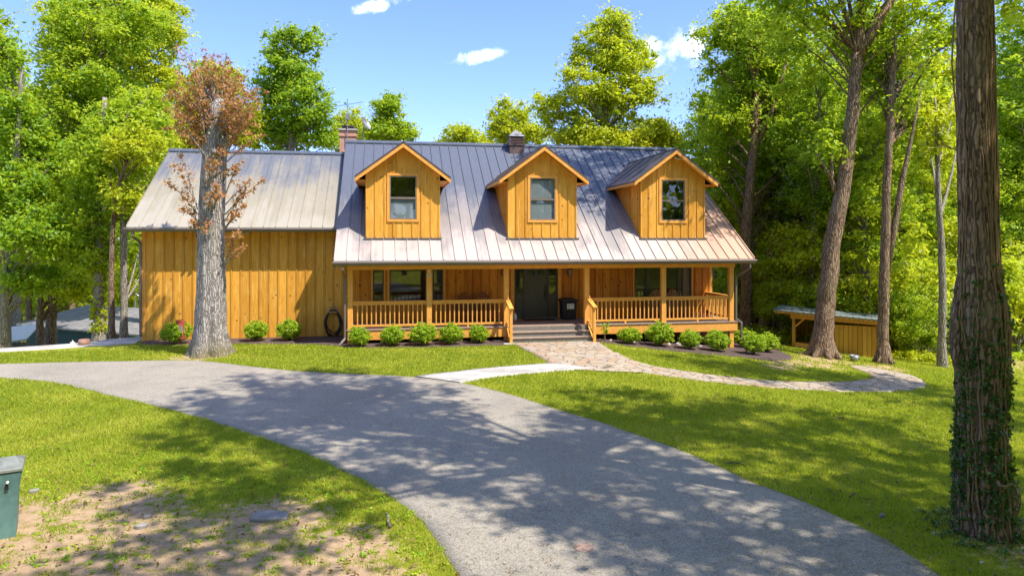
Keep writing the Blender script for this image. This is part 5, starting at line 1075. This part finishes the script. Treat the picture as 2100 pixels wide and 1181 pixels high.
# ------------------------------------------------------------------ clipped shrubs by the porch
def shrub_proto(seed):
    r = np.random.default_rng(seed); t = thing('clipped_shrub', 'x', 'shrub', (0, 0, 0), 'clipped shrubs along the house')
    n = 300; d = r.normal(0, 1, (n, 3)); d /= np.linalg.norm(d, axis=1, keepdims=True); q = r.random((n, 1)) ** .3
    c = d * q * np.array([.38, .37, .29]) * (1 + .10 * np.sin(d[:, :1] * 7 + seed) + .08 * np.cos(d[:, 1:2] * 6)); c[:, 2] += .34; c[:, 2] = np.maximum(c[:, 2], .1)
    V, Fq, a, tn = leaves(c, .075 * r.uniform(.7, 1.3, n), 40, .026, r, up=.6); npmesh('foliage', V, Fq, SHRUBL, t, {'rnd': a, 'tone': tn})
    mb = MB(); rr = random.Random(seed)
    for k in range(14):
        e = Vector((rr.uniform(-.28, .28), rr.uniform(-.28, .28), rr.uniform(.25, .5))); mb.tube([(rr.uniform(-.04, .04), rr.uniform(-.04, .04), -0.03), e * .5 + Vector((0, 0, .03)), e], [.012, .008, .003], 5, cap=False)
    mb.build('stem', BARK, t); return t
sp = [shrub_proto(s) for s in (1, 2, 3, 4)]
SH = [(360, 712, 26.0, .96, 'round clipped shrub behind the garden flag at the left corner of the house'), (525, 706, 26.2, .85, 'round shrub before the wing wall just right of the dead tree'), (593, 708, 26.1, .88, 'round clipped shrub before the wing wall, the nearer to the hose of two'),
      (738, 711, 24.25, .80, 'shrub at the left end of the porch, beside the downspout'), (805, 710, 24.2, .84, 'second shrub from the left before the porch, under its first railing'), (867, 712, 24.1, .9, 'third shrub from the left before the porch, beside its second post'),
      (926, 709, 24.15, .84, 'loose darker shrub, fourth from the left before the porch'), (983, 704, 24.3, .76, 'fifth shrub before the porch, the nearest on the left side of the steps'), (1291, 708, 24.1, .84, 'low darker shrub just right of the young plant by the steps'),
      (1352, 712, 24.0, 1.02, 'wide shrub below the fifth porch post'), (1415, 718, 23.6, .80, 'round shrub before the dark gap under the right porch, between two wider ones'), (1472, 720, 23.5, .9, 'round shrub beside the last porch post'),
      (1528, 708, 25.2, .86, 'shrub at the back of the three beyond the right porch end'), (1573, 716, 24.3, .86, 'right-hand shrub of the three beyond the right porch end'), (1545, 728, 23.2, .88, 'front shrub of the three beyond the right porch end')]
for k, (px, py, Y, w_, lab) in enumerate(SH):
    rd = raydir(px, py); t = Y / rd.y; x = rd.x * t; z = float(gz(x, Y)) + .03; s = w_ / .78; loc = (x, Y, z); sc = (s, s, s * (1.0 if k not in (8,) else .85))
    if k < len(sp): o = sp[k]; o.location = loc; o.scale = sc; o['label'] = lab; o.rotation_euler = (0, 0, k)
    else: place(sp[k % 4], loc, k * 1.3, sc, lab)
# young plant by the steps
rd = raydir(1240, 700); x, y = rd.x * 24.25 / rd.y, 24.25; z = float(gz(x, y))
t = thing('young_plant', 'thin young plant with pale reddish top leaves right of the porch steps', 'plant', (x, y, z)); mb = MB(); rr = random.Random(6); cs = []
for k in range(5):
    e = Vector((x + rr.uniform(-.18, .18), y + rr.uniform(-.12, .12), z + rr.uniform(.35, .78))); mb.tube([(x, y, z), Vector((x, y, z)).lerp(e, .5) + Vector((0, 0, .06)), e], [.012, .008, .004], 5)
    cs += [tuple(e), tuple(Vector((x, y, z)).lerp(e, .65))]
mb.build('stem', BARK, t); r = np.random.default_rng(8); V, Fq, a, tn = leaves(np.array(cs), np.full(len(cs), .12), 22, .045, r); npmesh('foliage', V, Fq, SHRUBL, t, {'rnd': a, 'tone': tn})

# ------------------------------------------------------------------ woodshed
sd = thing('woodshed', 'open-fronted amber wooden woodshed with a low sloping metal roof behind two trees', 'shed', (17.5, 28, -1.2))
A0 = T(1626, 713, 29.6); A1 = T(1702, 735, 28.5); A2 = T(1803, 745, 28.1)
fx = Vector((A2.x - A0.x, A2.y - A0.y, 0)).normalized(); fy = Vector((-fx.y, fx.x, 0)); O = Vector((A0.x, A0.y, T(1626, 715, 29.6).z)); L = math.hypot(A2.x - A0.x, A2.y - A0.y)
ztl = T(1626, 640, 29.6).z; ztr = T(1803, 657, 28.1).z; zb = O.z; zbr = T(1803, 735, 28.1).z; D = 2.0; Lm = (T(1702, 700, 28.7) - T(1626, 700, 29.6)).length
def q(u, v, z): return O + fx * u + fy * v + Vector((0, 0, z - O.z))
def obx(mb, u0, u1, v0, v1, z00, z01, z10=None, z11=None):
    z10 = z00 if z10 is None else z10; z11 = z01 if z11 is None else z11
    mb.add([q(u0, v0, z00), q(u1, v0, z10), q(u1, v1, z10), q(u0, v1, z00), q(u0, v0, z01), q(u1, v0, z11), q(u1, v1, z11), q(u0, v1, z01)], [(3,2,1,0),(4,5,6,7),(0,1,5,4),(1,2,6,5),(2,3,7,6),(3,0,4,7)])
zt = lambda u: ztl + (ztr - ztl) * u / L
for u in (0.03, Lm, L - .05):
    mb = MB(); obx(mb, u - .06, u + .06, -.02, .1, zb - .3 - .1 * u, zt(u) - .02); mb.build('post', SHEDWOOD, sd)
mb = MB(); obx(mb, Lm + .062, L - .112, 0.0, .03, zbr + .02, T(1760, 669, 28.3).z); mb.build('front_wall', SHEDWOOD, sd)
mb = MB(); obx(mb, 0, L, D, D + .04, zb - .1, ztl - .45, zbr - .1, ztr - .35); obx(mb, 0.0, .04, .12, D - .01, zb + .0, ztl - .3, None, None); mb.build('back_wall', SHEDWOOD, sd)
mb = MB(); obx(mb, L - .04, L, .12, D - .01, zbr, ztr - .2); mb.build('side_wall', SHEDWOOD, sd)
mb = MB(); obx(mb, .1, Lm - .062, -.01, .05, zb + .02, zb + .28, zb - .08, zb + .16); obx(mb, .1, L - .15, .06, D - .02, zb + .15, zb + .2, zb - .0, zb + .05); mb.build('floor', TRIM, sd)
mb = MB(); obx(mb, -.1, L + .1, -.03, .02, zt(0) - .26, zt(0) - .03, zt(L) - .2, zt(L) - .03); mb.beam(q(.1, .03, zt(0) - .6), q(.45, .03, zt(0) - .25), .05, .07, (0, 0, 1)); mb.build('header', TRIM, sd)
mb = MB(); obx(mb, -.75, L + .35, -.35, D + .3, zt(-.75) + .02, zt(-.75) + .06, zt(L + .35) + .02, zt(L + .35) + .06)
u = -.7
while u < L + .3: obx(mb, u, u + .03, -.35, D + .3, zt(u) + .061, zt(u) + .08); u += .23
mb.build('roof', simple('green_grey_roof', (.20, .24, .23), .5, .2), sd)
mb = MB(); obx(mb, -.72, L + .32, -.33, -.28, zt(-.72) - .06, zt(-.72) + .018, zt(L + .32) - .06, zt(L + .32) + .018); mb.build('fascia', SHEDWOOD, sd)
rr = random.Random(12); logs = []
LOGB = bark('firewood_bark', (.05, .035, .028), (.14, .10, .08), (.10, .08, .07)); LOGE = simple('cut_wood', (.30, .20, .13), .9)
layer = [(9, .0), (8, .13), (7, .26), (6, .39), (4, .52)]
for nl, h in layer:
    for k in range(nl):
        u = .75 + h * .6 + k * .15 + rr.uniform(-.03, .03); z = zb + .27 - .12 * u / Lm * .5 + h
        if u > Lm + .1: continue
        mb = MB(); rad = rr.uniform(.055, .08); a = rr.uniform(-.08, .08)
        mb.tube([q(u, .18 + rr.uniform(-.05, .05), z), q(u + a, .75, z + rr.uniform(-.02, .02))], rad, 9, wob=.12, rng=rr)
        for i_ in (-1, -2): mb.m[i_] = 1
        o = mb.build('firewood_log', [LOGB, LOGE], None); tag(origin_mesh(o, tuple(q(u, .2, z))), 'dark split firewood log in the heap inside the woodshed', 'log', 'firewood heaped in the woodshed')
x, y = G(1752, 737, 20); z = float(gz(x, y)); P0 = Vector((*G(1752, 741, 20), 0)); P0.z = float(gz(P0.x, P0.y)); z = P0.z
t = thing('grey_bucket', 'dull grey bucket standing before the woodshed wall', 'bucket', tuple(P0)); mb = MB(); mb.lathe(P0, [(.12, 0), (.17, .24), (.155, .24), (.11, .02)], 18); mb.build('body', METALG, t, smooth=True); mb = MB()
mb.tube([P0 + Vector((.17 * math.cos(a), -.05 * math.sin(a), .23 - .1 * math.sin(a))) for a in np.linspace(0, math.pi, 9)], .005, 5); mb.build('handle', METALG, t)

# ------------------------------------------------------------------ left background
GREENW = siding('green_metal_siding', [(.022, .075, .065), (.03, .095, .08), (.015, .055, .05), (.02, .07, .06)], board=.25, knots=0, grain=.2)
LROOF = simple('pale_metal_roof', (.27, .26, .26), .4, .2, .5, .2, 2)
ob = thing('outbuilding', 'dark green metal outbuilding with a low pale roof beyond the concrete pad', 'building', (-18, 42, -4))
B0 = T(54, 668, 46); B1 = T(330, 686, 40.8); B1.z = B0.z; v = (B1 - B0).normalized(); nrm = Vector((-v.y, v.x, 0)); 
mb = MB(); H0 = 3.3
mb.prism([B0 - Vector((0, 0, H0)), B1 - Vector((0, 0, H0)), B1, B0], nrm * 9); mb.build('wall', GREENW, ob)
mb = MB(); E0 = B0 - v * .4 - nrm * .4 + Vector((0, 0, .01)); E1 = B1 + v * .4 - nrm * .4 + Vector((0, 0, .01)); W0 = nrm * 4.9 + Vector((0, 0, .85)); W1 = nrm * 9.8
mb.add([E0, E1, E1 + W0, E0 + W0, E1 + W1, E0 + W1] + [p + Vector((0, 0, .1)) for p in (E0, E1, E1 + W0, E0 + W0, E1 + W1, E0 + W1)], [(0,3,2,1),(3,5,4,2),(6,7,8,9),(9,8,10,11),(0,1,7,6),(5,11,10,4),(0,6,9,3),(3,9,11,5),(1,2,8,7),(2,4,10,8)])
u_ = 0
LL_ = (E1 - E0).length
while u_ < LL_: mb.beam(E0 + v * u_ + Vector((0, 0, .115)), E0 + v * u_ + W0 + Vector((0, 0, .115)), .04, .03); u_ += .6
mb.build('roof', LROOF, ob)
ls = thing('low_shed', 'low open dark shed with a bright white roof at the far left', 'shed', (-22, 34, -3)); c0 = T(-70, 712, 37); c1 = T(54, 697, 38.5)
mb = MB(); mb.add([c0, c1, c1 + Vector((-.6, 3, .5)), c0 + Vector((-.6, 3, .5))] + [p + Vector((0, 0, .07)) for p in (c0, c1, c1 + Vector((-.6, 3, .5)), c0 + Vector((-.6, 3, .5)))], [(3,2,1,0),(4,5,6,7),(0,1,5,4),(1,2,6,5),(2,3,7,6),(3,0,4,7)]); mb.build('roof', WHITE, ls)
mb = MB(); d_ = (c1 - c0); k = 22
for i_ in range(k): p = c0 + d_ * (i_ + .5) / k + Vector((0, .2, -.12)); mb.box(p.x - .06, p.x + .06, p.y, p.y + .05, p.z - 2.0, p.z)
mb.build('wall', BARKG, ls)
mb = MB(); mb.box(c0.x, c1.x, c0.y + .5, c0.y + .55, c0.z - 2.2, c0.z - .1); mb.build('back_wall', BLACK, ls)
# white board fence in the field
fn = thing('field_fence', 'white rail fence across the pale field beyond the outbuilding', 'fence', tuple(T(20, 660, 85)))
f0 = T(-120, 652, 82); f1 = T(230, 640, 92); f1.z = f0.z
mb = MB()
for h in (0, -.45, -.9): mb.beam(f0 + Vector((0, 0, h)), f1 + Vector((0, 0, h)), .05, .16)
mb.build('rails', WHITE, fn)
for i_ in range(11): p = f0.lerp(f1, i_ / 10); mb = MB(); mb.box(p.x - .07, p.x + .07, p.y + .04, p.y + .16, p.z - 2.6, p.z + .15); mb.build('post', WHITE, fn)
fn = thing('near_fence', 'low white rail fence at the near side of the field', 'fence', tuple(T(20, 690, 56))); f0 = T(-60, 687, 56); f1 = T(56, 686, 57); mb = MB()
for h in (0, -.35, -.7): mb.beam(f0 + Vector((0, 0, h)), f1 + Vector((0, 0, h)), .04, .1)
mb.build('rails', WHITE, fn)
for i_ in range(6): p = f0.lerp(f1, i_ / 5); mb = MB(); mb.box(p.x - .05, p.x + .05, p.y + .03, p.y + .12, p.z - 1.6, p.z + .1); mb.build('post', WHITE, fn)
p = T(277, 640, 60); mb = MB(); mb.tube([Vector((p.x, p.y, -4)), T(277, 572, 60)], .09, 8); mb.tube([T(262, 586, 60), T(292, 614, 60)], .02, 5); o = mb.build('utility_pole', METALG, None); tag(origin_mesh(o, (p.x, p.y, -4)), 'thin grey-green pole with a slack wire beyond the left corner of the house', 'pole')
p = Vector((*G(173, 708, 15), 0)); p.z = float(gz(p.x, p.y)) + .03
mb = MB(); mb.lathe(p, [(.16, 0), (.185, .04), (.185, .16), (.15, .18)], 18); o = mb.build('round_planter', simple('terracotta', (.40, .22, .15), .8), None, smooth=True); tag(origin_mesh(o, tuple(p)), 'low round terracotta planter on the far edge of the concrete pad', 'planter')
p = Vector((*G(149, 711, 15), 0)); p.z = float(gz(p.x, p.y)); mb = MB(); mb.tube([p - Vector((0, 0, .1)), p + Vector((0, 0, .22))], .02, 8); mb.box(p.x - .07, p.x + .07, p.y - .02, p.y + .02, p.z + .12, p.z + .16); o = mb.build('standpipe', WHITE, None); tag(origin_mesh(o, tuple(p)), 'tiny white standpipe on the concrete pad left of the planter', 'standpipe')

# ------------------------------------------------------------------ foreground things
gx, gy = G(36, 1100); z = float(gz(gx, gy)); t = thing('utility_box', 'grey-green metal utility box with an overhanging lid at the left edge of the lawn', 'utility box', (gx - .3, gy + .2, z))
UB = simple('green_grey_paint', (.10, .20, .195), .45, .1, .5, .25, 3); UL = simple('green_grey_lid', (.20, .215, .19), .6, .1, .4, .3, 4)
r_ = raydir(36, 1100); a = math.atan2(r_.x, r_.y) + math.radians(3); ux = Vector((math.cos(a), -math.sin(a), 0)); uy = Vector((math.sin(a), math.cos(a), 0)); c = Vector((gx, gy, z))
def ring(w0, w1, d0, d1, h): return [c + ux * w0 + uy * d0 + Vector((0, 0, h)), c + ux * w1 + uy * d0 + Vector((0, 0, h)), c + ux * w1 + uy * d1 + Vector((0, 0, h)), c + ux * w0 + uy * d1 + Vector((0, 0, h))]
mb = MB(); mb.add(ring(-.62, -.02, 0, .5, -.05) + ring(-.60, 0.0, -.02, .52, .52) + ring(-.63, .05, -.05, .54, .84), [(3,2,1,0), (0,1,5,4),(1,2,6,5),(2,3,7,6),(3,0,4,7),(4,5,9,8),(5,6,10,9),(6,7,11,10),(7,4,8,11),(8,9,10,11)]); mb.build('body', UB, t, bevel=.015)
mb = MB(); R1 = ring(-.65, .06, -.065, .56, .842); R2 = ring(-.65, .06, -.065, .56, .885); m1 = (R2[0] + R2[3]) / 2 + Vector((0, 0, .09)) + ux * .1; m2 = (R2[1] + R2[2]) / 2 + Vector((0, 0, .09)) - ux * .1
mb.add(R1 + R2 + [m1, m2], [(3,2,1,0),(0,1,5,4),(1,2,6,5),(2,3,7,6),(3,0,4,7),(4,5,9,8),(5,6,9),(6,7,8,9),(7,4,8)]); mb.build('lid', UL, t, bevel=.008)
hp = c + ux * (-.10) - uy * .062 + Vector((0, 0, .70)); mb = MB(); mb.tube([hp + Vector((0, 0, .03)), hp + Vector((0, 0, .03)) - uy * .02], .016, 12); mb.build('bolt', WHITE, t); mb = MB(); mb.prism([hp + ux * (-.018) + uy * .012 + Vector((0, 0, .0)), hp + ux * .006 + uy * .012, hp + ux * .012 + uy * .012 + Vector((0, 0, -.07)), hp + ux * (-.03) + uy * .012 + Vector((0, 0, -.07))], uy * -.006); mb.build('lock_slot', BLACK, t)
def slab(name, px, py, w_, d_, h, mat, label, cat, seed=1, rot=.3):
    x, y = G(px, py); z = float(gz(x, y)); r = random.Random(seed); pl = []
    for k in range(11):
        a = 2 * math.pi * k / 11; q_ = r.uniform(.8, 1.12); X_ = math.cos(a) * w_ / 2 * q_; Y_ = math.sin(a) * d_ / 2 * q_; pl.append((x + X_ * math.cos(rot) - Y_ * math.sin(rot), y + X_ * math.sin(rot) + Y_ * math.cos(rot), z - .03))
    mb = MB(); mb.prism(pl, (0.01, 0, h + .03)); o = mb.build(name, mat, None, bevel=.012); return tag(origin_mesh(o, (x, y, z)), label, cat)
slab('flat_stone', 550, 1062, .60, .36, .05, ROCK, 'flat grey stone slab lying in the bare soil', 'stone', 3, -.2)
slab('small_stone', 302, 1062, .12, .08, .05, ROCK, 'small white stone in the bare soil, the farther of two left of the slab', 'stone', 4)
slab('small_stone', 288, 1083, .17, .10, .05, ROCK, 'small pale stone in the bare soil, the nearer of two left of the slab', 'stone', 5)
slab('small_stone', 68, 1010, .14, .10, .05, ROCK, 'pale stone beside the utility box', 'stone', 6)
slab('small_stone', 1808, 1062, .10, .07, .06, ROCK, 'small lilac-grey stone in the right lawn near the driveway edge', 'stone', 7)
slab('small_stone', 1913, 1097, .07, .05, .04, CONC, 'little white stone left of the foot of the foreground trunk', 'stone', 8)
slab('small_stone', 2012, 1157, .06, .04, .03, CONC, 'little white stone in front of the foot of the foreground trunk', 'stone', 9)
x, y = G(1197, 1125); z = float(gz(x, y)) + .014; mb = MB(); mb.lathe((x, y, z - .01), [(.125, 0), (.125, .014), (.115, .017), (.113, .013), (.02, .013), (.018, .02), (.001, .02)], 28); o = mb.build('round_cover', simple('rusty_cover', (.30, .20, .16), .7, .1, .4, .25, 20), None); tag(origin_mesh(o, (x, y, z)), 'small round rusty cover set in the asphalt near the bottom', 'cover')
def stick(px, py, pts, rad, mat, label, seed=1):
    x, y = G(px, py); z = float(gz(x, y)) + .03; mb = MB(); rr = random.Random(seed); mb.tube([Vector((x, y, z)) + Vector(p) for p in pts], [rad * (1 - .1 * k) for k in range(len(pts))], 8, wob=.12, rng=rr); o = mb.build('fallen_stick', mat, None, smooth=True); tag(origin_mesh(o, (x, y, z)), label, 'stick')
stick(796, 1075, [(.03, -.16, 0), (0, -.05, .02), (.01, .06, .03), (-.03, .17, .05)], .018, BARKG, 'pale grey stick lying at the left edge of the driveway', 2)
stick(1505, 955, [(-.12, .05, 0), (0, 0, .03), (.1, -.06, .02), (.18, -.08, .0)], .016, BARKD, 'grey broken stick on the grass right of the driveway', 3)
stick(1722, 862, [(-.14, .0, 0), (0, .03, .03), (.15, 0, .02)], .012, BARK, 'curved brown stick in the middle of the right lawn', 4)
stick(1762, 1030, [(-.08, .12, .0), (-.02, .06, .08), (.03, 0, .03), (.2, -.06, 0)], .008, BARK, 'thin bent twig in the lawn left of the foreground trunk', 5)

# ------------------------------------------------------------------ grass and litter
def inpoly(X, Y, poly):
    c = np.zeros(len(X), bool); n = len(poly); j = n - 1
    for i in range(n):
        xi, yi = poly[i]; xj, yj = poly[j]
        m = ((yi > Y) != (yj > Y)) & (X < (xj - xi) * (Y - yi) / (yj - yi + 1e-12) + xi); c ^= m; j = i
    return c
def blades(n, t0, t1, size, hgt, seed, pw=0.5):
    r = np.random.default_rng(seed); px = r.uniform(-60, 2160, n); t = t0 * (t1 / t0) ** (r.random(n) ** pw); u = (px - CX) / FPX
    X = (S_ + u * C_) * t; Y = (C_ - u * S_) * t
    hard = np.zeros(n, bool)
    jx = X + r.normal(0, .028, n); jy = Y + r.normal(0, .028, n)
    for P_ in REG: hard |= inpoly(jx, jy, P_)
    hard |= (Y > 26.9) & (X > -8.7) & (X < 13.4); hard |= (Y > 24.6) & (X > -1.4) & (X < 13.4); hard |= (X < -8.6) & (Y > 25.4 + (X + 8.6) * .13)
    d = dirtw(X, Y); cl = .5 + .25 * np.sin(X * 9.1 + 2 * np.sin(Y * 3.7)) + .25 * np.sin(Y * 7.3 + 2 * np.cos(X * 4.3)); keep = ~hard & (r.random(n) > d * (.9 + 1.1 * cl))
    tone = .5 + .5 * np.sin(X * 1.7 + np.sin(Y * 1.1) * 2) * np.cos(Y * 1.3 + np.cos(X * .8) * 2)
    patch = np.clip(.25 + .75 * (.5 + .5 * np.sin(X * 5.1 + Y * 2.3) * np.sin(Y * 4.4 - X * 1.9)), 0, 1)
    keep &= r.random(n) < .55 + .45 * patch
    X, Y, t, tone, patch = X[keep], Y[keep], t[keep], tone[keep], patch[keep]; m = len(X); Z = gz(X, Y)
    a = r.uniform(0, 2 * math.pi, m); gs = np.clip(t / 11, .7, 2.2); h = hgt * gs ** .35 * r.uniform(.5, 1.4, m) * (.6 + .6 * patch); wd = size * gs * r.uniform(.6, 1.3, m); ln = h * r.uniform(.1, .9, m); b = r.uniform(0, 2 * math.pi, m)
    base = np.stack([X, Y, Z], -1); sd_ = np.stack([np.cos(a) * wd, np.sin(a) * wd, np.zeros(m)], -1); tip = base + np.stack([np.cos(b) * ln, np.sin(b) * ln, h], -1)
    V = np.stack([base - sd_, base + sd_, tip], 1).reshape(-1, 3); return V, np.arange(m * 3).reshape(m, 3), r.random(m), np.clip(tone * .75 - .35 * (patch < .35) + r.normal(0, .18, m), 0, 1)
for (n_, t0, t1, s_, h_, sd_, pw) in ((820000, 7.0, 30, .0075, .048, 1, .9),):
    V, Fq, a, tn = blades(n_, t0, t1, s_, h_, sd_, pw); o = npmesh('lawn_grass', V, Fq, GRASSM, None, {'rnd': a, 'tone': tn}, nv=3); o['kind'] = 'stuff'
# broadleaf weeds in the soil
r = np.random.default_rng(17); cs = []
while len(cs) < 420:
    px = r.uniform(-40, 1000); py = r.uniform(930, 1181); x, y = G(px, py)
    if inpoly(np.array([x]), np.array([y]), REG[0])[0]: continue
    if dirtw(np.array([x]), np.array([y]))[0] > .25 and r.random() < .75: continue
    cs.append((x, y, float(gz(x, y)) + .02))
V, Fq, a, tn = leaves(np.array(cs), np.full(len(cs), .09), 16, .022, r, up=.9, flat=.35); o = npmesh('lawn_weeds', V, Fq, SHRUBL, None, {'rnd': a, 'tone': tn}); o['kind'] = 'stuff'
# brown catkins and bits on the asphalt
n = 2600; px = r.uniform(650, 2000, n); py = 800 + 381 * r.random(n) ** .8; tq = CAMH / ((py - HY) / FPX); uq = (px - CX) / FPX; X = (S_ + uq * C_) * tq; Y = (C_ - uq * S_) * tq
m_ = inpoly(X, Y, REG[0]) & (r.random(n) < np.interp(X, [-1, 2, 5], [.25, .7, 1])); X, Y = X[m_], Y[m_]; m_ = len(X); a = r.uniform(0, 2 * math.pi, m_); Ls = r.uniform(.015, .05, m_); Z = gz(X, Y) + .019
d = np.stack([np.cos(a), np.sin(a), np.zeros(m_)], -1); nn = np.stack([-np.sin(a), np.cos(a), np.zeros(m_)], -1); c = np.stack([X, Y, Z], -1); cv = (nn * .4 + np.array([0, 0, .2])) * Ls[:, None]
V = np.stack([c - d * Ls[:, None], c - nn * .005 + cv, c + d * Ls[:, None], c + nn * .005 + cv], 1).reshape(-1, 3); o = npmesh('leaf_litter', V, np.arange(m_ * 4).reshape(m_, 4), LITTER, None, {'rnd': r.random(m_), 'tone': r.random(m_)}); o['kind'] = 'stuff'
n = 2600; px = r.uniform(-40, 2140, n); tq = 7.2 * (22 / 7.2) ** r.random(n); uq = (px - CX) / FPX; X = (S_ + uq * C_) * tq; Y = (C_ - uq * S_) * tq
hd = np.zeros(n, bool)
for P_ in REG: hd |= inpoly(X, Y, P_)
X, Y = X[~hd], Y[~hd]; V, Fq, a, tn = leaves(np.stack([X, Y, gz(X, Y) + .035], -1), np.full(len(X), .03), 2, .03, r, up=1.2, flat=.4); o = npmesh('fallen_leaves', V, Fq, LITTER, None, {'rnd': a, 'tone': tn}); o['kind'] = 'stuff'
# pale stones along the porch foot on the right
rr = random.Random(4)
for k in range(11):
    x = 7.75 + k * .43 + rr.uniform(-.08, .08); y = 24.55 + rr.uniform(-.1, .05); z = float(gz(x, y)); s = rr.uniform(.07, .12)
    mb = MB(); mb.lathe((x, y, z - .02), [(s * .6, 0), (s, s * .4), (s * .85, s * 1.0), (s * .3, s * 1.3)], 9); o = mb.build('edging_stone', CONC, None, smooth=True); tag(origin_mesh(o, (x, y, z)), 'pale rounded stone at the foot of the right-hand porch', 'stone', 'edging stones under the porch')
